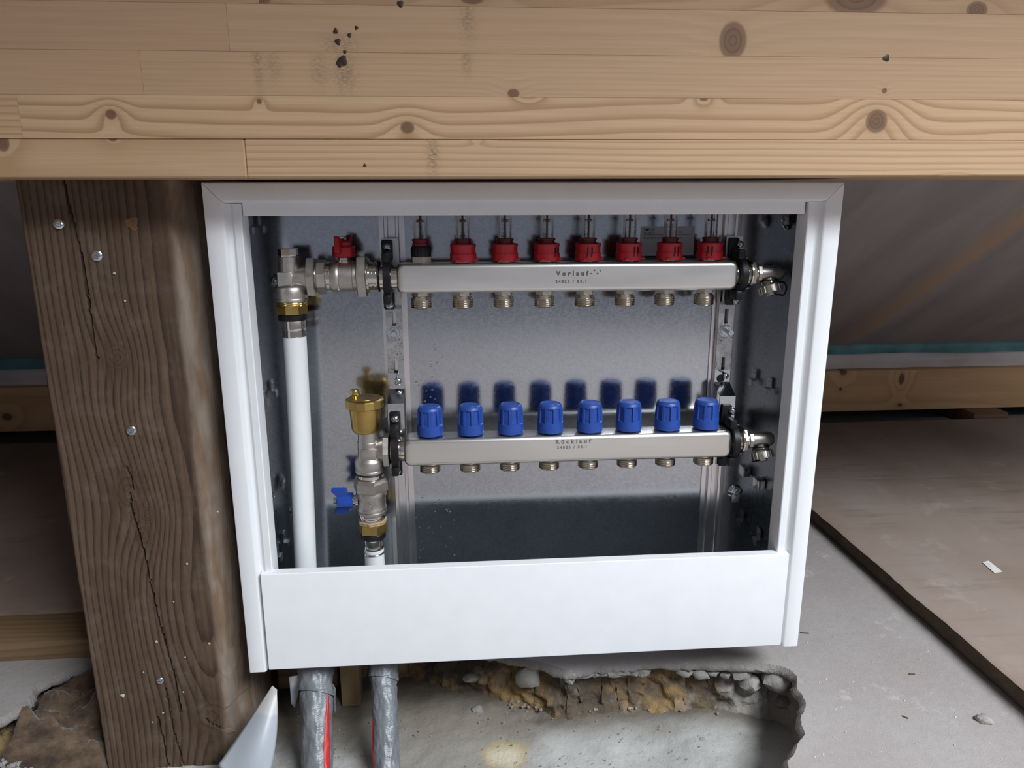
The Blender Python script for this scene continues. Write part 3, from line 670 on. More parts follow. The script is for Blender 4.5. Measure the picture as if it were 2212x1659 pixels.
# data label on the back panel
lab = thing('data_label', 'grey printed label stuck on the back panel behind the red collars', 'label', (.5365, .1095, .5018))
obj('sheet', MB().box(.5018, .5712, .1090, .1097, .5018, .5386), paper, lab)
tx = lambda b, s, x, z, bold=0: bake_text('print', b, s, ink, lab, (x, .1089, z), UPR, .00005, 1., bold, 'LEFT')
tx("EMPUR'", .0044, .5055, .5345, .00002); tx('PF 25077', .0036, .5055, .5305); tx('VS', .0036, .5505, .5315); tx('Datenblatt mit E', .0037, .5055, .5243); tx('en', .0036, .5520, .5240)
obj('ruled_line', MB().box(.5055, .5680, .10885, .10895, .5279, .5284), ink, lab)

# water drops clinging to the back panel
dr = MB(); rnd = random.Random(21)
spots = [(938, 742), (940, 754), (955, 771), (897, 732), (896, 738), (887, 782), (931, 790), (944, 783), (901, 803), (897, 812), (933, 814), (900, 826), (904, 832), (921, 844), (934, 842), (919, 867), (940, 862), (930, 858)]
for (px, py) in spots+[(rnd.uniform(895, 985), rnd.uniform(1070, 1215)) for _ in range(26)]:
    p = atY(px, py, YBK-.0001); r = rnd.uniform(.0007, .0016)
    dr.lathe(p, (0, -1, 0), [(0, r), (r*.35, r*.9), (r*.65, r*.55), (r*.72, r*.1)], 10)
tag(obj('water_drops', dr, waterm, kind='stuff', angle=80), 'tiny water drops on the lower left of the back panel', 'water')

# ------------------------------------------------------------------ mounting brackets
def bracket(x0, label, right):
    w = .0205; root = thing('mounting_bracket', label, 'bracket', (x0+w/2, .095, .235), 'brackets carrying both manifolds'); cx = x0+w/2
    T = .0024
    def sweep(path, name='plate'):
        f = [Vector((0, y, z)) for y, z in path]; poly = [(y, z) for y, z in path]+[(y+T, z+(.0012 if 0 else 0)) for y, z in path[::-1]]
        return MB().prism(poly, lambda y, z: Vector((x0, y, z)), lambda y, z: Vector((x0+w, y, z)))
    s1, s2 = ((.437, .418), (.373, .357)) if not right else ((.434, .413), (.370, .353))
    obj('upper_head', sweep([(.0868, .5265), (.0868, .4460), (.0975, .4395), (.0975, s1[0])]), galv2, root, angle=25)
    obj('lower_head', sweep([(.0975, s2[1]), (.0975, .3365), (.0725, .3235), (.0725, .2300)]), galv, root, angle=25)
    m = MB()
    for a, b in ((x0, cx-.0024), (cx+.0024, x0+w)):
        for z0, z1 in (s1[::-1], s2[::-1]): m.box(a, b, .0975, .0999, z0, z1)
    m.box(x0, x0+w, .0975, .0999, s2[0], s1[1]); obj('slotted_plate', m, platem, root)
    zb_ = .4095 if not right else .4060
    b = obj('bolt', MB().hexn((cx, .0966, zb_), (0, -1, 0), .0052, .0078, .3), zinc, root)
    obj('washer', MB().lathe((cx, .0976, zb_), (0, -1, 0), [(0, .0088), (.0011, .0088)], 28), zinc, b)
    obj('stud', MB().cyl((cx, .092, zb_), (cx, .0828 if not right else .0760, zb_), .0040, 18, .0006), zinc, b)
    zs = atY(857, 825, .095).z if not right else atY(1567, 815, .095).z
    if right:
        obj('adjusting_hole', MB().lathe((cx-.002, .0974, zs-.002), (0, -1, 0), [(0, .0055), (.0003, .0052)], 20), blackp, root)
        screw('screw', (cx+.004, .0966, zs+.001), (.55, -1, -.3), .0046, root, h=.003)
        obj('screw_shank', MB().cyl((cx+.001, .0985, zs+.006), (cx-.0035, .091, zs+.0095), .0018, 12), zinc, root)
    else:
        screw('screw', (cx+.0015, .0970, zs), (.1, -1, .1), .0048, root, h=.003)
        obj('screw_shank', MB().cyl((cx+.0015, .0985, zs+.006), (cx+.0015, .093, zs+.009), .0018, 12), zinc, root)
    for (ay, az, nm) in ((.068, .4812, 'clamp'), (.054, .2692, 'clamp')):
        c = (.1855 if ay > .06 else .1875) if not right else .6175
        yb = .0866 if ay > .06 else .0723
        m = MB(); n = 40; rin, ro = .0158, .0232
        sec = []
        for i in range(n):
            th = 2*PI*i/n; cs, sn = math.cos(th), math.sin(th)
            sec.append([Vector((c+dx, ay+cs*r, az+sn*r)) for dx, r in ((-.0043, rin), (-.0043, ro-.001), (-.0033, ro), (.0033, ro), (.0043, ro-.001), (.0043, rin))])
        R = [[m.bm.verts.new(v) for v in q] for q in sec]
        for i in range(n):
            a, b2 = R[i], R[(i+1) % n]
            for k in range(6): m.bm.faces.new((a[k], a[(k+1) % 6], b2[(k+1) % 6], b2[k]))
        cl = obj(nm, m, rubber, root)
        lx = c-.0010 if not right else c-.003
        for sg in (1, -1):
            za, zb2 = sorted((az+sg*.0190, az+sg*(.0438 if sg > 0 else .0405)))
            m = MB().box(lx-.0068, lx+.0068, yb-.0045, yb, za, zb2, .0022, 2)
            m.box(lx-.0045, lx+.0045, ay-.014, yb-.003, min(za, zb2) if sg > 0 else zb2-.012, (za+.012) if sg > 0 else zb2, .002, 2)
            obj('lug', m, blackp, cl)
            screw('screw', (c+(.0035 if right else -.0005), yb-.0048, az+sg*(.0355 if sg > 0 else .0345)), (0.1 if right else 0, -1, .12), .0049, cl, h=.0042)
    return root
bracket(.1780, 'galvanised slotted bracket clamping the left ends of both manifolds', False)
bracket(.6058, 'galvanised slotted bracket clamping the right ends of both manifolds', True)

# ------------------------------------------------------------------ manifolds
def bar(root, ay, az, x0, x1, name='manifold_bar'):
    h = .0175; m = MB(); n = 10
    def sq(k, rad):
        pts = []; hh = h*k
        for qx, qz, a0 in ((1, 1, 0), (-1, 1, PI/2), (-1, -1, PI), (1, -1, 1.5*PI)):
            for i in range(n+1):
                a = a0+PI/2*i/n; pts.append((qx*(hh-rad)+rad*math.cos(a), qz*(hh-rad)+rad*math.sin(a)))
        return pts
    secs = [(x0, .80, .0125), (x0+.0007, .88, .0115), (x0+.0022, .945, .009), (x0+.005, .985, .0068), (x0+.009, 1, .0055), (x1-.009, 1, .0055), (x1-.005, .985, .0068), (x1-.0022, .945, .009), (x1-.0007, .88, .0115), (x1, .80, .0125)]
    m.sections([[Vector((x, ay+p[0], az+p[1])) for p in sq(k, r)] for x, k, r in secs])
    b = obj(name, m, steel, root, angle=50)
    return b
def neck(root, ay, az, xa, xb, grooves):
    m = MB(); prof = [(0, .0150)]; L = xb-xa
    for g in grooves: prof += [(g-.0012, .0150), (g-.0008, .0138), (g+.0008, .0138), (g+.0012, .0150)]
    m.lathe((xa, ay, az), (1, 0, 0), prof+[(L, .0150)], 40); return obj('end_neck', m, nickelp, root)
VY, VZ, RY, RZ = .068, .4812, .054, .2692
sup = thing('supply_manifold', 'upper stainless manifold bar with red flow meters, marked Vorlauf', 'manifold', (.4, VY, VZ-.03))
bar(sup, VY, VZ, .1968, .6105); neck(sup, VY, VZ, .176, .200, [.006, .013]); neck(sup, VY, VZ, .606, .6265, [.008])
ret = thing('return_manifold', 'lower stainless manifold bar with blue hand caps, marked Rücklauf', 'manifold', (.4, RY, RZ-.03))
bar(ret, RY, RZ, .1985, .6125); neck(ret, RY, RZ, .1805, .202, [.006, .013]); neck(ret, RY, RZ, .608, .6265, [.008])
# engraved words
def words(root, big, small, yf, pb, ps, wb, mt_=etch):
    p = atY(*pb, yf); bake_text('lettering', big, .0076, mt_, root, (p.x, yf-.0002, p.z), UPR, .00006, 1.32, .00034, width=wb)
    p = atY(*ps, yf); bake_text('lettering', small, .0047, mt_, root, (p.x, yf-.0002, p.z), UPR, .00006, 1.3, .00020, width=.0372)
words(sup, 'Vorlauf', '24825 / 03.1', VY-.0175, (1236, 591), (1234, 608), .0395)
words(ret, 'Rücklauf', '24825 / 03.1', RY-.0175, (1238, 954), (1236, 966), .0445, plain('etched_pale_grey', (.22, .215, .20), .55, .6))
sp = MB()                                                   # stray etched specks after the word
for (px, py, r) in [(1277, 591, .0009), (1284, 584, .0012), (1291, 591, .0012), (1297, 585, .0009)]:
    p = atY(px, py, VY-.0176); sp.lathe((p.x, VY-.0175, p.z), (0, -1, 0), [(0, r), (.0001, r*.9)], 10)
obj('etched_speck', sp, etch, sup)
# outlets
def outlet_sup(x):
    z = VZ-.0172
    m = MB().hexn((x, VY, z), (0, 0, -1), .0050, .0112, .25)
    o = obj('outlet', m, nickel, sup)
    pr = [(.0035, .0085), (.0052, .0092), (.0085, .0122)]; t = .0090
    for _ in range(5): pr += [(t, .0119), (t+.0009, .0126), (t+.0013, .0126), (t+.0021, .0119)]; t += .0021
    pr += [(t+.0003, .0113), (t+.0003, .0090), (t-.006, .0086)]
    obj('thread', MB().lathe((x, VY, z), (0, 0, -1), pr, 32, caps=(1, 1)), nickelw, o); return o
def outlet_ret(x):
    z = RZ-.0172
    o = obj('outlet', MB().lathe((x, RY, z), (0, 0, -1), [(0, .0095), (.003, .0095), (.004, .0118)], 24), nickel, ret)
    pr = []; t = .0032
    for _ in range(4): pr += [(t, .0121), (t+.0009, .0129), (t+.0014, .0129), (t+.0023, .0121)]; t += .0023
    pr += [(t+.0003, .0114), (t+.0003, .0090), (t-.006, .0086)]
    def nt(th, tt, q): return q
    obj('thread', MB().lathe((x, RY, z), (0, 0, -1), pr, 32), nickelw, o); return o
o1 = outlet_sup(.2243); o2 = outlet_ret(.2296)
for i in range(1, 8):
    copy_tree(o1, (.0500*i, 0, 0), sup); copy_tree(o2, (.0503*i, 0, 0), ret)
# blue hand caps
def blue_cap(x, y, zt):
    def rf(th, t, q):
        if t < .0128: return q
        u = ((th/(2*PI)*9+.25) % 1); e = min(1, max(0, (.37-abs(u-.5))/.05)); v = min(1, (t-.0128)/.0012)*min(1, max(0, (.0318-t)/.0006))
        return q-e*v*.0020
    pr = [(0, .0152), (.0008, .0164), (.0122, .0163), (.0128, .0162), (.0133, .0161), (.0140, .0161), (.020, .0159), (.026, .0156), (.0305, .0152), (.0318, .0149), (.0345, .0140), (.0360, .0128), (.0364, .0118), (.0360, .0112), (.0357, .005)]
    o = obj('hand_cap', MB().lathe((x, y, zt), (0, 0, 1), pr, 144, rf), bluep, ret, angle=30)
    obj('cap_disc', MB().lathe((x, y, zt+.0355), (0, 0, 1), [(0, .009), (.0007, .0086), (.0009, .006), (.0010, .001)], 24), bluep, o); return o
bc = blue_cap(.2312, RY, .2885)
for i in range(1, 8):
    c = copy_tree(bc, (.0501*i, 0, 0), ret); c.rotation_euler.z = [0, .12, -.1, .2, -.06, .16, .03, .28][i]
# flow meters
def meter(x, collar=True):
    z = VZ+.0172
    o = obj('flow_meter', MB().hexn((x, VY, z), (0, 0, 1), .0085, .0128, .35), nickel, sup)
    def kn(th, t, q): return q+(.0004 if int(th/(2*PI)*40) % 2 else 0)
    obj('body', MB().lathe((x, VY, z+.0080), (0, 0, 1), [(0, .0112), (.001, .0116), (.0095, .0116), (.0112, .0108), (.0125, .0100)], 80, None if collar else kn), blackp, o)
    pr = [(0, .0095), (.0005, .0102), (.0035, .0102), (.0038, .0094), (.0058, .0094), (.0062, .0104), (.0080, .0104), (.0086, .0090)]
    obj('tube_seat', MB().lathe((x, VY, z+.0200), (0, 0, 1), pr, 36), reddk, o)
    pr = [(0, .0080), (.042, .0080), (.044, .0070), (.044, .001), (.0426, .001), (.0426, .0064), (.001, .0064), (.0, .0064)]
    obj('sight_tube', MB().lathe((x, VY, z+.0270), (0, 0, 1), pr, 32, caps=(0, 0)), glassm, o)
    m = MB()
    for sx in (-.0034, .0036):
        k = 0
        while k*.0016 < .030:
            wd = .0022 if k % 5 else .0030
            m.box(x+sx-wd/2, x+sx+wd/2, VY-.0042, VY-.0038, z+.0295+k*.0016, z+.0302+k*.0016); k += 1
    obj('scale', m, whitep, o)
    obj('indicator_rod', MB().box(x-.0010, x+.0010, VY-.0012, VY+.0012, z+.028, z+.067), blackp, o)
    obj('indicator', MB().lathe((x, VY, z+.0470), (0, 0, 1), [(0, .0012), (.0003, .0046), (.0030, .0046), (.0036, .0012)], 24), reddk, o)
    return o
m0 = meter(.2258, False)
m1 = meter(.2760)
# red collar on every meter but the first
def collar(x, parent):
    z = VZ+.0192
    def rf(th, t, q): return q+(.0002 if .004 < t < .017 and int(th/(2*PI)*24) % 2 else 0)
    pr = [(0, .0150), (.0012, .0158), (.0085, .0157), (.0100, .0148), (.0160, .0148), (.0172, .0154), (.0196, .0156), (.0204, .0150), (.0200, .0128), (.0160, .0119), (.002, .0119), (0, .0124)]
    m = MB().lathe((x, VY, z), (0, 0, 1), pr, 96, rf, caps=(0, 0))
    return obj('collar', m, redp, parent, angle=30)
c1 = collar(.2760, m1)
for a in (-1.95, -.35):                                    # snap tongues at the foot of the collar
    q = Vector((.2760+math.cos(a)*.0165, VY+math.sin(a)*.0165, VZ+.0196)); m = MB().box(q.x-.0025, q.x+.0025, q.y-.0025, q.y+.0025, q.z, q.z+.0025, .0006, 1); obj('collar_tongue', m, redp, m1)
# two dark slots in the collar, turned differently on each meter
def slot(x, a, parent):
    m = MB()
    for da in (0, .33):
        c, s = math.cos(a+da), math.sin(a+da)
        for z0, z1, dx in ((.0078, .0160, 0), (.0046, .0085, -.06)):
            c2, s2 = math.cos(a+da+dx), math.sin(a+da+dx)
            o = Vector((x, VY, VZ+.0192)); e = Vector((c2, s2, 0)); tt = Vector((-s2, c2, 0)); vs = []
            for rr in (.0140, .0160):
                for tw_ in (-.0007, .0007):
                    for zz in (z0, z1): vs.append(m.bm.verts.new(o+e*rr+tt*tw_+Vector((0, 0, zz))))
            for q in ((0, 1, 3, 2), (4, 6, 7, 5), (0, 4, 5, 1), (2, 3, 7, 6), (0, 2, 6, 4), (1, 5, 7, 3)): m.bm.faces.new([vs[i] for i in q])
    return obj('collar_slot', m, blackp, parent)
turn = [None, None, None, -.95, -1.75, -1.35, -1.42, -2.05]
mets = [m0, m1]
for i in range(2, 8):
    c = copy_tree(m1, (.0504*(i-1), 0, 0), sup); mets.append(c)
for i in range(3, 8): slot(.2760+.0504*(i-1), turn[i], mets[i])

# ------------------------------------------------------------------ fittings on the left
# red ball valve on the upper bar
vr = thing('ball_valve', 'nickel ball valve with red butterfly handle joined to the upper manifold', 'valve', (.14, VY, VZ-.02))
ax = VZ+.0018
L = lambda x0, prof, mat, name, parent=vr, n=48, ph=0: obj(name, MB().lathe((x0, VY, ax), (1, 0, 0), prof, n, ph=ph), mat, parent)
obj('end_hexagon', MB().hexn((.1030, VY, ax), (1, 0, 0), .0112, .0205, .25, 8), nickel, vr)
L(.1140, [(0, .0172), (.0008, .0178), (.0045, .0178), (.0055, .0170)], nickelp, 'polished_ring')
body = L(.1194, [(0, .0176), (.002, .0186), (.006, .0190), (.0085, .0190), (.010, .0180), (.0105, .0184), (.0255, .0184), (.0262, .0176), (.0290, .0176), (.0312, .0170)], nickel, 'valve_body')
obj('union_nut', MB().lathe((.1502, VY, ax), (1, 0, 0), [(0, .0240), (.0012, .0268), (.0105, .0268), (.0118, .0246)], 6, ph=.05), nickel, vr)
L(.1618, [(0, .0212), (.0022, .0212), (.0028, .0180), (.0030, .0172), (.0065, .0172), (.0067, .0160), (.0078, .0160), (.0080, .0174), (.0108, .0174), (.0110, .0160), (.0122, .0160)], nickelp, 'union_nipple')
L(.1738, [(0, .0168), (.0006, .0182), (.0014, .0186), (.0022, .0182), (.0028, .0168)], rubber, 'seal_ring')
sx_ = .1350
st = obj('valve_stem', MB().lathe((sx_, VY, ax+.0168), (0, 0, 1), [(0, .0082), (.0022, .0082), (.0028, .0070), (.0065, .0066)], 24), nickelp, vr)
def butterfly(o, axis, wing, mat, name, parent):
    d = Vector(axis).normalized(); wv = Vector(wing).normalized(); sv = d.cross(wv); o = Vector(o)
    m = MB(); m.lathe(o, d, [(.001, .0080), (.0022, .0098), (.0190, .0098), (.0210, .0080)], 12)
    for sg in (-1, 1):
        out = [(.003, .004), (.003, .0205), (.009, .0205), (.0165, .0262), (.0180, .0266), (.0186, .0255), (.0182, .0095), (.0172, .0082), (.008, .0065)]
        m.prism(out, lambda u, v: o+wv*(sg*u)+d*v-sv*(.0034-.06*max(0, u-.012)), lambda u, v: o+wv*(sg*u)+d*v+sv*(.0034-.06*max(0, u-.012)))
    h = obj(name, m, mat, parent, angle=25)
    obj('handle_nut', MB().hexn(o+d*.0205, d, .0052, .0042, .2), zinc, h); return h
hd = butterfly((sx_, VY, ax+.0215), (0, 0, 1), (.30, 1, .0), redv, 'handle', vr)
obj('handle_skirt', MB().lathe((sx_, VY, ax+.0235), (0, 0, 1), [(0, .0125), (.001, .0140), (.0115, .0136), (.0130, .0120)], 12, ph=.2, sx=.97), redv, hd)
bake_text('cast_mark', 'BDN', .0062, nickel, vr, (.1372, VY-.0186, ax-.0028), UPR, .0004, 1.05, .00015)

# angle fitting below it
ang = thing('angle_fitting', 'nickel angle fitting with brass nut on top of the long white pipe', 'fitting', (.0712, VY, .413))
bx = .0704
V = lambda z0, prof, mat, name, parent=ang, n=40, x=bx, y=VY, ph=0: obj(name, MB().lathe((x, y, z0), (0, 0, 1), prof, n, ph=ph), mat, parent)
V(.4985, [(0, .0124), (.0085, .0124), (.0092, .0112)], nickel, 'top_collar')
V(.5072, [(0, .0112), (.0015, .0118), (.0020, .0118), (.0088, .0118), (.0094, .0112)], nickelp, 'blanking_plug', n=8, ph=.5)
tee = MB().lathe((bx, VY, .4548), (0, 0, 1), [(0, .0180), (.0008, .0196), (.0030, .0198), (.0042, .0192), (.0052, .0196), (.0160, .0196), (.0185, .0180), (.0200, .0150), (.0215, .0128), (.0440, .0128)], 44)
obj('elbow_body', tee, nickel, ang)
obj('side_arm', MB().lathe((bx, VY, ax), (1, 0, 0), [(0, .012), (.0120, .0122), (.0165, .0140), (.0215, .0160)], 36), nickel, ang)
obj('flat_boss', MB().box(bx-.0118, bx+.0055, VY-.0140, VY-.004, ax-.010, ax+.0070, .0012), nickel, ang)
obj('arm_hexagon', MB().hexn((.0918, VY, ax), (1, 0, 0), .0100, .0252, .10), nickel, ang)
obj('arm_nipple', MB().cyl((.1010, VY, ax), (.1035, VY, ax), .0165, 30), nickelp, ang)
bn = V(.4395, [(0, .0180), (.001, .0194), (.0095, .0194), (.0108, .0184)], brass, 'brass_nut', n=8, ph=.2)
V(.4500, [(0, .0176), (.0012, .0182), (.0024, .0176), (.0036, .0182), (.0050, .0176)], brassp, 'brass_thread', parent=bn)
V(.4322, [(0, .0164), (.0008, .0170), (.0068, .0170), (.0076, .0160)], blackp, 'black_ring')
pk = V(.4120, [(0, .0138), (.0006, .0146), (.0018, .0142), (.0060, .0142), (.0075, .0138), (.0090, .0144), (.0115, .0140), (.0200, .0142), (.0206, .0135)], nickelp, 'press_sleeve', x=.0710)
sup_pipe = MB().tube([(.0711, VY, .4195), (.0709, VY, .40), (.0698, VY, .33), (.0678, VY, .25), (.0655, VY, .17), (.0632, VY, .10), (.0618, .066, .05), (.062, .064, .0)], .0137, 32)
tag(obj('water_pipe', sup_pipe, pipew, angle=60), 'long white plastic pipe running down the left side of the cabinet', 'pipe')

# return side: vertical assembly
rx = .1545
RV = lambda z0, prof, mat, name, parent, n=44, ph=0, rf=None: obj(name, MB().lathe((rx, RY, z0), (0, 0, 1), prof, n, rf, ph=ph), mat, parent)
tf = thing('tee_fitting', 'nickel tee fitting under the brass air vent, screwed to the lower manifold', 'fitting', (rx, RY, .2405))
RV(.2412, [(0, .0172), (.0010, .0186), (.0030, .0188), (.0045, .0180), (.0058, .0186), (.0150, .0186), (.0180, .0172), (.0200, .0150), (.0220, .0140), (.0400, .0138), (.0410, .0130), (.0530, .0128), (.0535, .0118)], nickel, 'tee_body', tf)
obj('side_arm', MB().lathe((rx, RY, RZ+.0005), (1, 0, 0), [(0, .0120), (.0115, .0124), (.0150, .0140), (.0185, .0160)], 36), nickel, tf)
obj('flat_boss', MB().box(rx-.0085, rx+.0095, RY-.0150, RY-.004, RZ-.0085, RZ+.0062, .0012), nickel, tf)
obj('arm_hexagon', MB().hexn((.1722, RY, RZ), (1, 0, 0), .0080, .0212, .05), nickel, tf)
obj('seal_ring', MB().lathe((.1800, RY, RZ), (1, 0, 0), [(0, .0168), (.0008, .0180), (.0016, .0168)], 36), rubber, tf)
av = thing('air_vent', 'matt brass automatic air vent with a polygonal lid', 'air vent', (rx-.001, RY, .2935))
vx = rx-.0022
VV = lambda z0, prof, mat, name, n=48, ph=0, parent=av, ang_=35: obj(name, MB().lathe((vx, RY, z0), (0, 0, 1), prof, n, ph=ph), mat, parent, angle=ang_)
VV(.2900, [(0, .0095), (.0040, .0098), (.0042, .0150), (.0060, .0168), (.0090, .0176), (.0360, .0192)], brass, 'vent_body')
VV(.3255, [(0, .0226), (.0010, .0238), (.0092, .0236), (.0104, .0226), (.0112, .0210), (.0114, .010)], brass, 'lid', 14, .1, ang_=18)
VV(.3366, [(0, .0150), (.0005, .0148), (.0006, .0125), (.0004, .0120)], brass, 'lid_rim', 40)
obj('vent_screw', MB().lathe((vx-.0105, RY-.006, .3365), (0, 0, 1), [(0, .0034), (.0042, .0034), (.0052, .0038), (.0074, .0058), (.0112, .0058), (.0128, .0048), (.0132, .002)], 20), brassp, av)
vb = thing('ball_valve', 'nickel ball valve with blue butterfly handle below the brass air vent', 'valve', (rx, RY, .178))
RV(.2390, [(0, .0170), (.0012, .0178), (.0022, .0172)], rubber, 'seal_ring', vb)
RV(.2300, [(0, .0160), (.0040, .0160), (.0042, .0150), (.0052, .0150), (.0054, .0166), (.0092, .0166)], nickelp, 'union_nipple', vb)
RV(.2162, [(0, .0196), (.0016, .0224), (.0128, .0226), (.0150, .0205), (.0176, .0200), (.0180, .0168)], nickel, 'union_nut', vb, 6, .22)
RV(.1775, [(0, .0158), (.0075, .0160), (.0090, .0178), (.0120, .0182), (.0130, .0172), (.0140, .0186), (.0165, .0188), (.0185, .0180), (.0200, .0178), (.0300, .0178), (.0330, .0190), (.0372, .0190), (.0400, .0180)], nickel, 'valve_body', vb)
RV(.1795, [(0, .0162), (.0010, .0168), (.0050, .0168), (.0060, .0164)], nickelp, 'polished_ring', vb)
zst = .2042
obj('valve_stem', MB().lathe((rx-.0160, RY-.002, zst), (-1, 0, 0), [(0, .0086), (.0030, .0086), (.0036, .0066), (.0085, .0062)], 24), nickelp, vb)
hb = butterfly((rx-.0215, RY-.002, zst), (-1, 0, 0), (0, -.30, 1), bluev, 'handle', vb)
bake_text('cast_mark', 'BDN', .0062, nickel, vb, (rx+.0015, RY-.0181, .2030), (PI/2, -PI/2, 0), .0005, 1.1, .00015)
cf = thing('press_coupling', 'brass and steel press coupling under the valve with the blue handle', 'fitting', (rx, RY, .13))
def hemp(th, t, q): return q*(1+.04*math.sin(th*7)+.03*math.sin(th*13+2)) if t > .0130 else q
RV(.1600, [(0, .0172), (.001, .0186), (.0118, .0186), (.0130, .0176)], brass, 'brass_nut', cf, 6, .15)
RV(.1600, [(.0120, .0160), (.0136, .0176), (.0150, .0172), (.0164, .0178), (.0178, .0164)], plain('hemp_fibre', (.42, .30, .16), .9, var=.4, scale=600, bump=.6), 'hemp_winding', cf, 60, 0, hemp)
RV(.1520, [(0, .0148), (.0010, .0160), (.0066, .0160), (.0080, .0150)], blackp, 'black_ring', cf)
RV(.1300, [(0, .0132), (.0008, .0138), (.0022, .0126), (.0050, .0124), (.0100, .0128), (.0118, .0120), (.0136, .0128), (.0215, .0126), (.0222, .0118)], nickelp, 'press_sleeve', cf)
tag(obj('water_pipe', MB().tube([(rx, RY, .137), (rx, RY, .12), (rx, .054, .08), (rx+.001, .056, .04), (rx+.003, .06, .0)], .0126, 32), pipew, angle=60), 'short white plastic pipe below the valve with the blue handle', 'pipe')

# ------------------------------------------------------------------ drain valves at the right ends
def drain(ay, az, label, left):
    root = thing('drain_valve', label, 'valve', (.655, ay, az-.03)); zz = az+.0008
    D = lambda x0, prof, mat, name, n=36, ph=0: obj(name, MB().lathe((x0, ay, zz), (1, 0, 0), prof, n, ph=ph), mat, root)
    D(.6262, [(0, .0185), (.0012, .0196), (.0030, .0196), (.0045, .0175)], nickelp, 'end_ring')
    D(.6305, [(0, .0140), (.0010, .0152), (.0048, .0152), (.0056, .0142)], nickel, 'end_plug_nut', 6, .2)
    D(.6360, [(0, .0100), (.0030, .0100)], nickelp, 'nipple')
    D(.6385, [(0, .0108), (.0008, .0118), (.0048, .0118), (.0056, .0108)], nickel, 'elbow_nut', 8, .1)
    D(.6440, [(0, .0098), (.0200, .0098), (.0250, .0090), (.0280, .0070), (.0292, .0030)], nickel, 'elbow_body')
    d = Vector((.06 if left else -.02, -.34, -1)).normalized(); o = Vector((.6555, ay, zz))
    obj('outlet_neck', MB().lathe(o, d, [(0, .0070), (.0105, .0072), (.0110, .0098), (.0130, .0100), (.0140, .0085), (.0200, .0085)], 28), nickelp, root)
    tilt = Vector((.20, -.36, -1)).normalized() if not left else Vector((.14, -.42, -1)).normalized()
    def kn(th, t, q): return q-(.0011 if .002 < t < .0105 and (th/(2*PI)*16) % 1 < .34 else 0)
    cp = obj('hose_cap', MB().lathe(o+d*.0142, tilt, [(0, .0108), (.0016, .0130), (.0026, .0144), (.0102, .0146), (.0112, .0136), (.0116, .006)], 128, kn), nickel, root, angle=30)
    obj('cap_nub', MB().lathe(o+d*.0142+tilt*.011, tilt, [(0, .0058), (.0030, .0054), (.0038, .0040)], 20), nickelp, cp)
    obj('strap_ring', MB().lathe(o+d*.0096, d, [(0, .0085), (.0004, .0108), (.0018, .0110), (.0022, .0085)], 28), rubber, root)
    s = -1 if left else 1
    q = o+d*.011
    path = [q+Vector((s*.0095, -.002, .001)), q+Vector((s*.016, -.004, .000)), q+Vector((s*.0175, -.007, -.0015)), q+Vector((s*.0188, -.009, -.0060)), q+Vector((s*.0178, -.009, -.0120)), q+Vector((s*.0165, -.007, -.0155)), q+Vector((s*.0110, -.006, -.0150)), q+Vector((s*.006, -.005, -.0150))]
    if left: path = [v+Vector((.004, 0, -.001)) for v in path]
    sm = []
    for i in range(len(path)-1):
        p0, p1, p2, p3 = path[max(0, i-1)], path[i], path[i+1], path[min(len(path)-1, i+2)]
        for k in range(5):
            t = k/5; sm.append(.5*((2*p1)+(p2-p0)*t+(2*p0-5*p1+4*p2-p3)*t*t+(3*p1-p0-3*p2+p3)*t**3))
    obj('strap', MB().tube(sm+[path[-1]], .0011, 8), rubber, root)
    sv = MB()                                              # small cast flow mark on the elbow
    c = Vector((.6545, ay-.0087, zz+.0005))
    for k in range(6):
        a, b = PI/3*k, PI/3*(k+1); sv.tube([c+Vector((math.cos(a)*.0036, 0, math.sin(a)*.0036)), c+Vector((math.cos(b)*.0036, 0, math.sin(b)*.0036))], .00035, 5)
    for dz in (-.0012, .0012): sv.tube([c+Vector((-.0022, 0, dz)), c+Vector((.0022, 0, dz))], .00035, 5)
    obj('cast_mark', sv, etch, root)
    return root
drain(VY, VZ, 'nickel drain valve with capped outlet at the right end of the upper manifold', False)
drain(RY, RZ, 'nickel drain valve with capped outlet at the right end of the lower manifold', True)

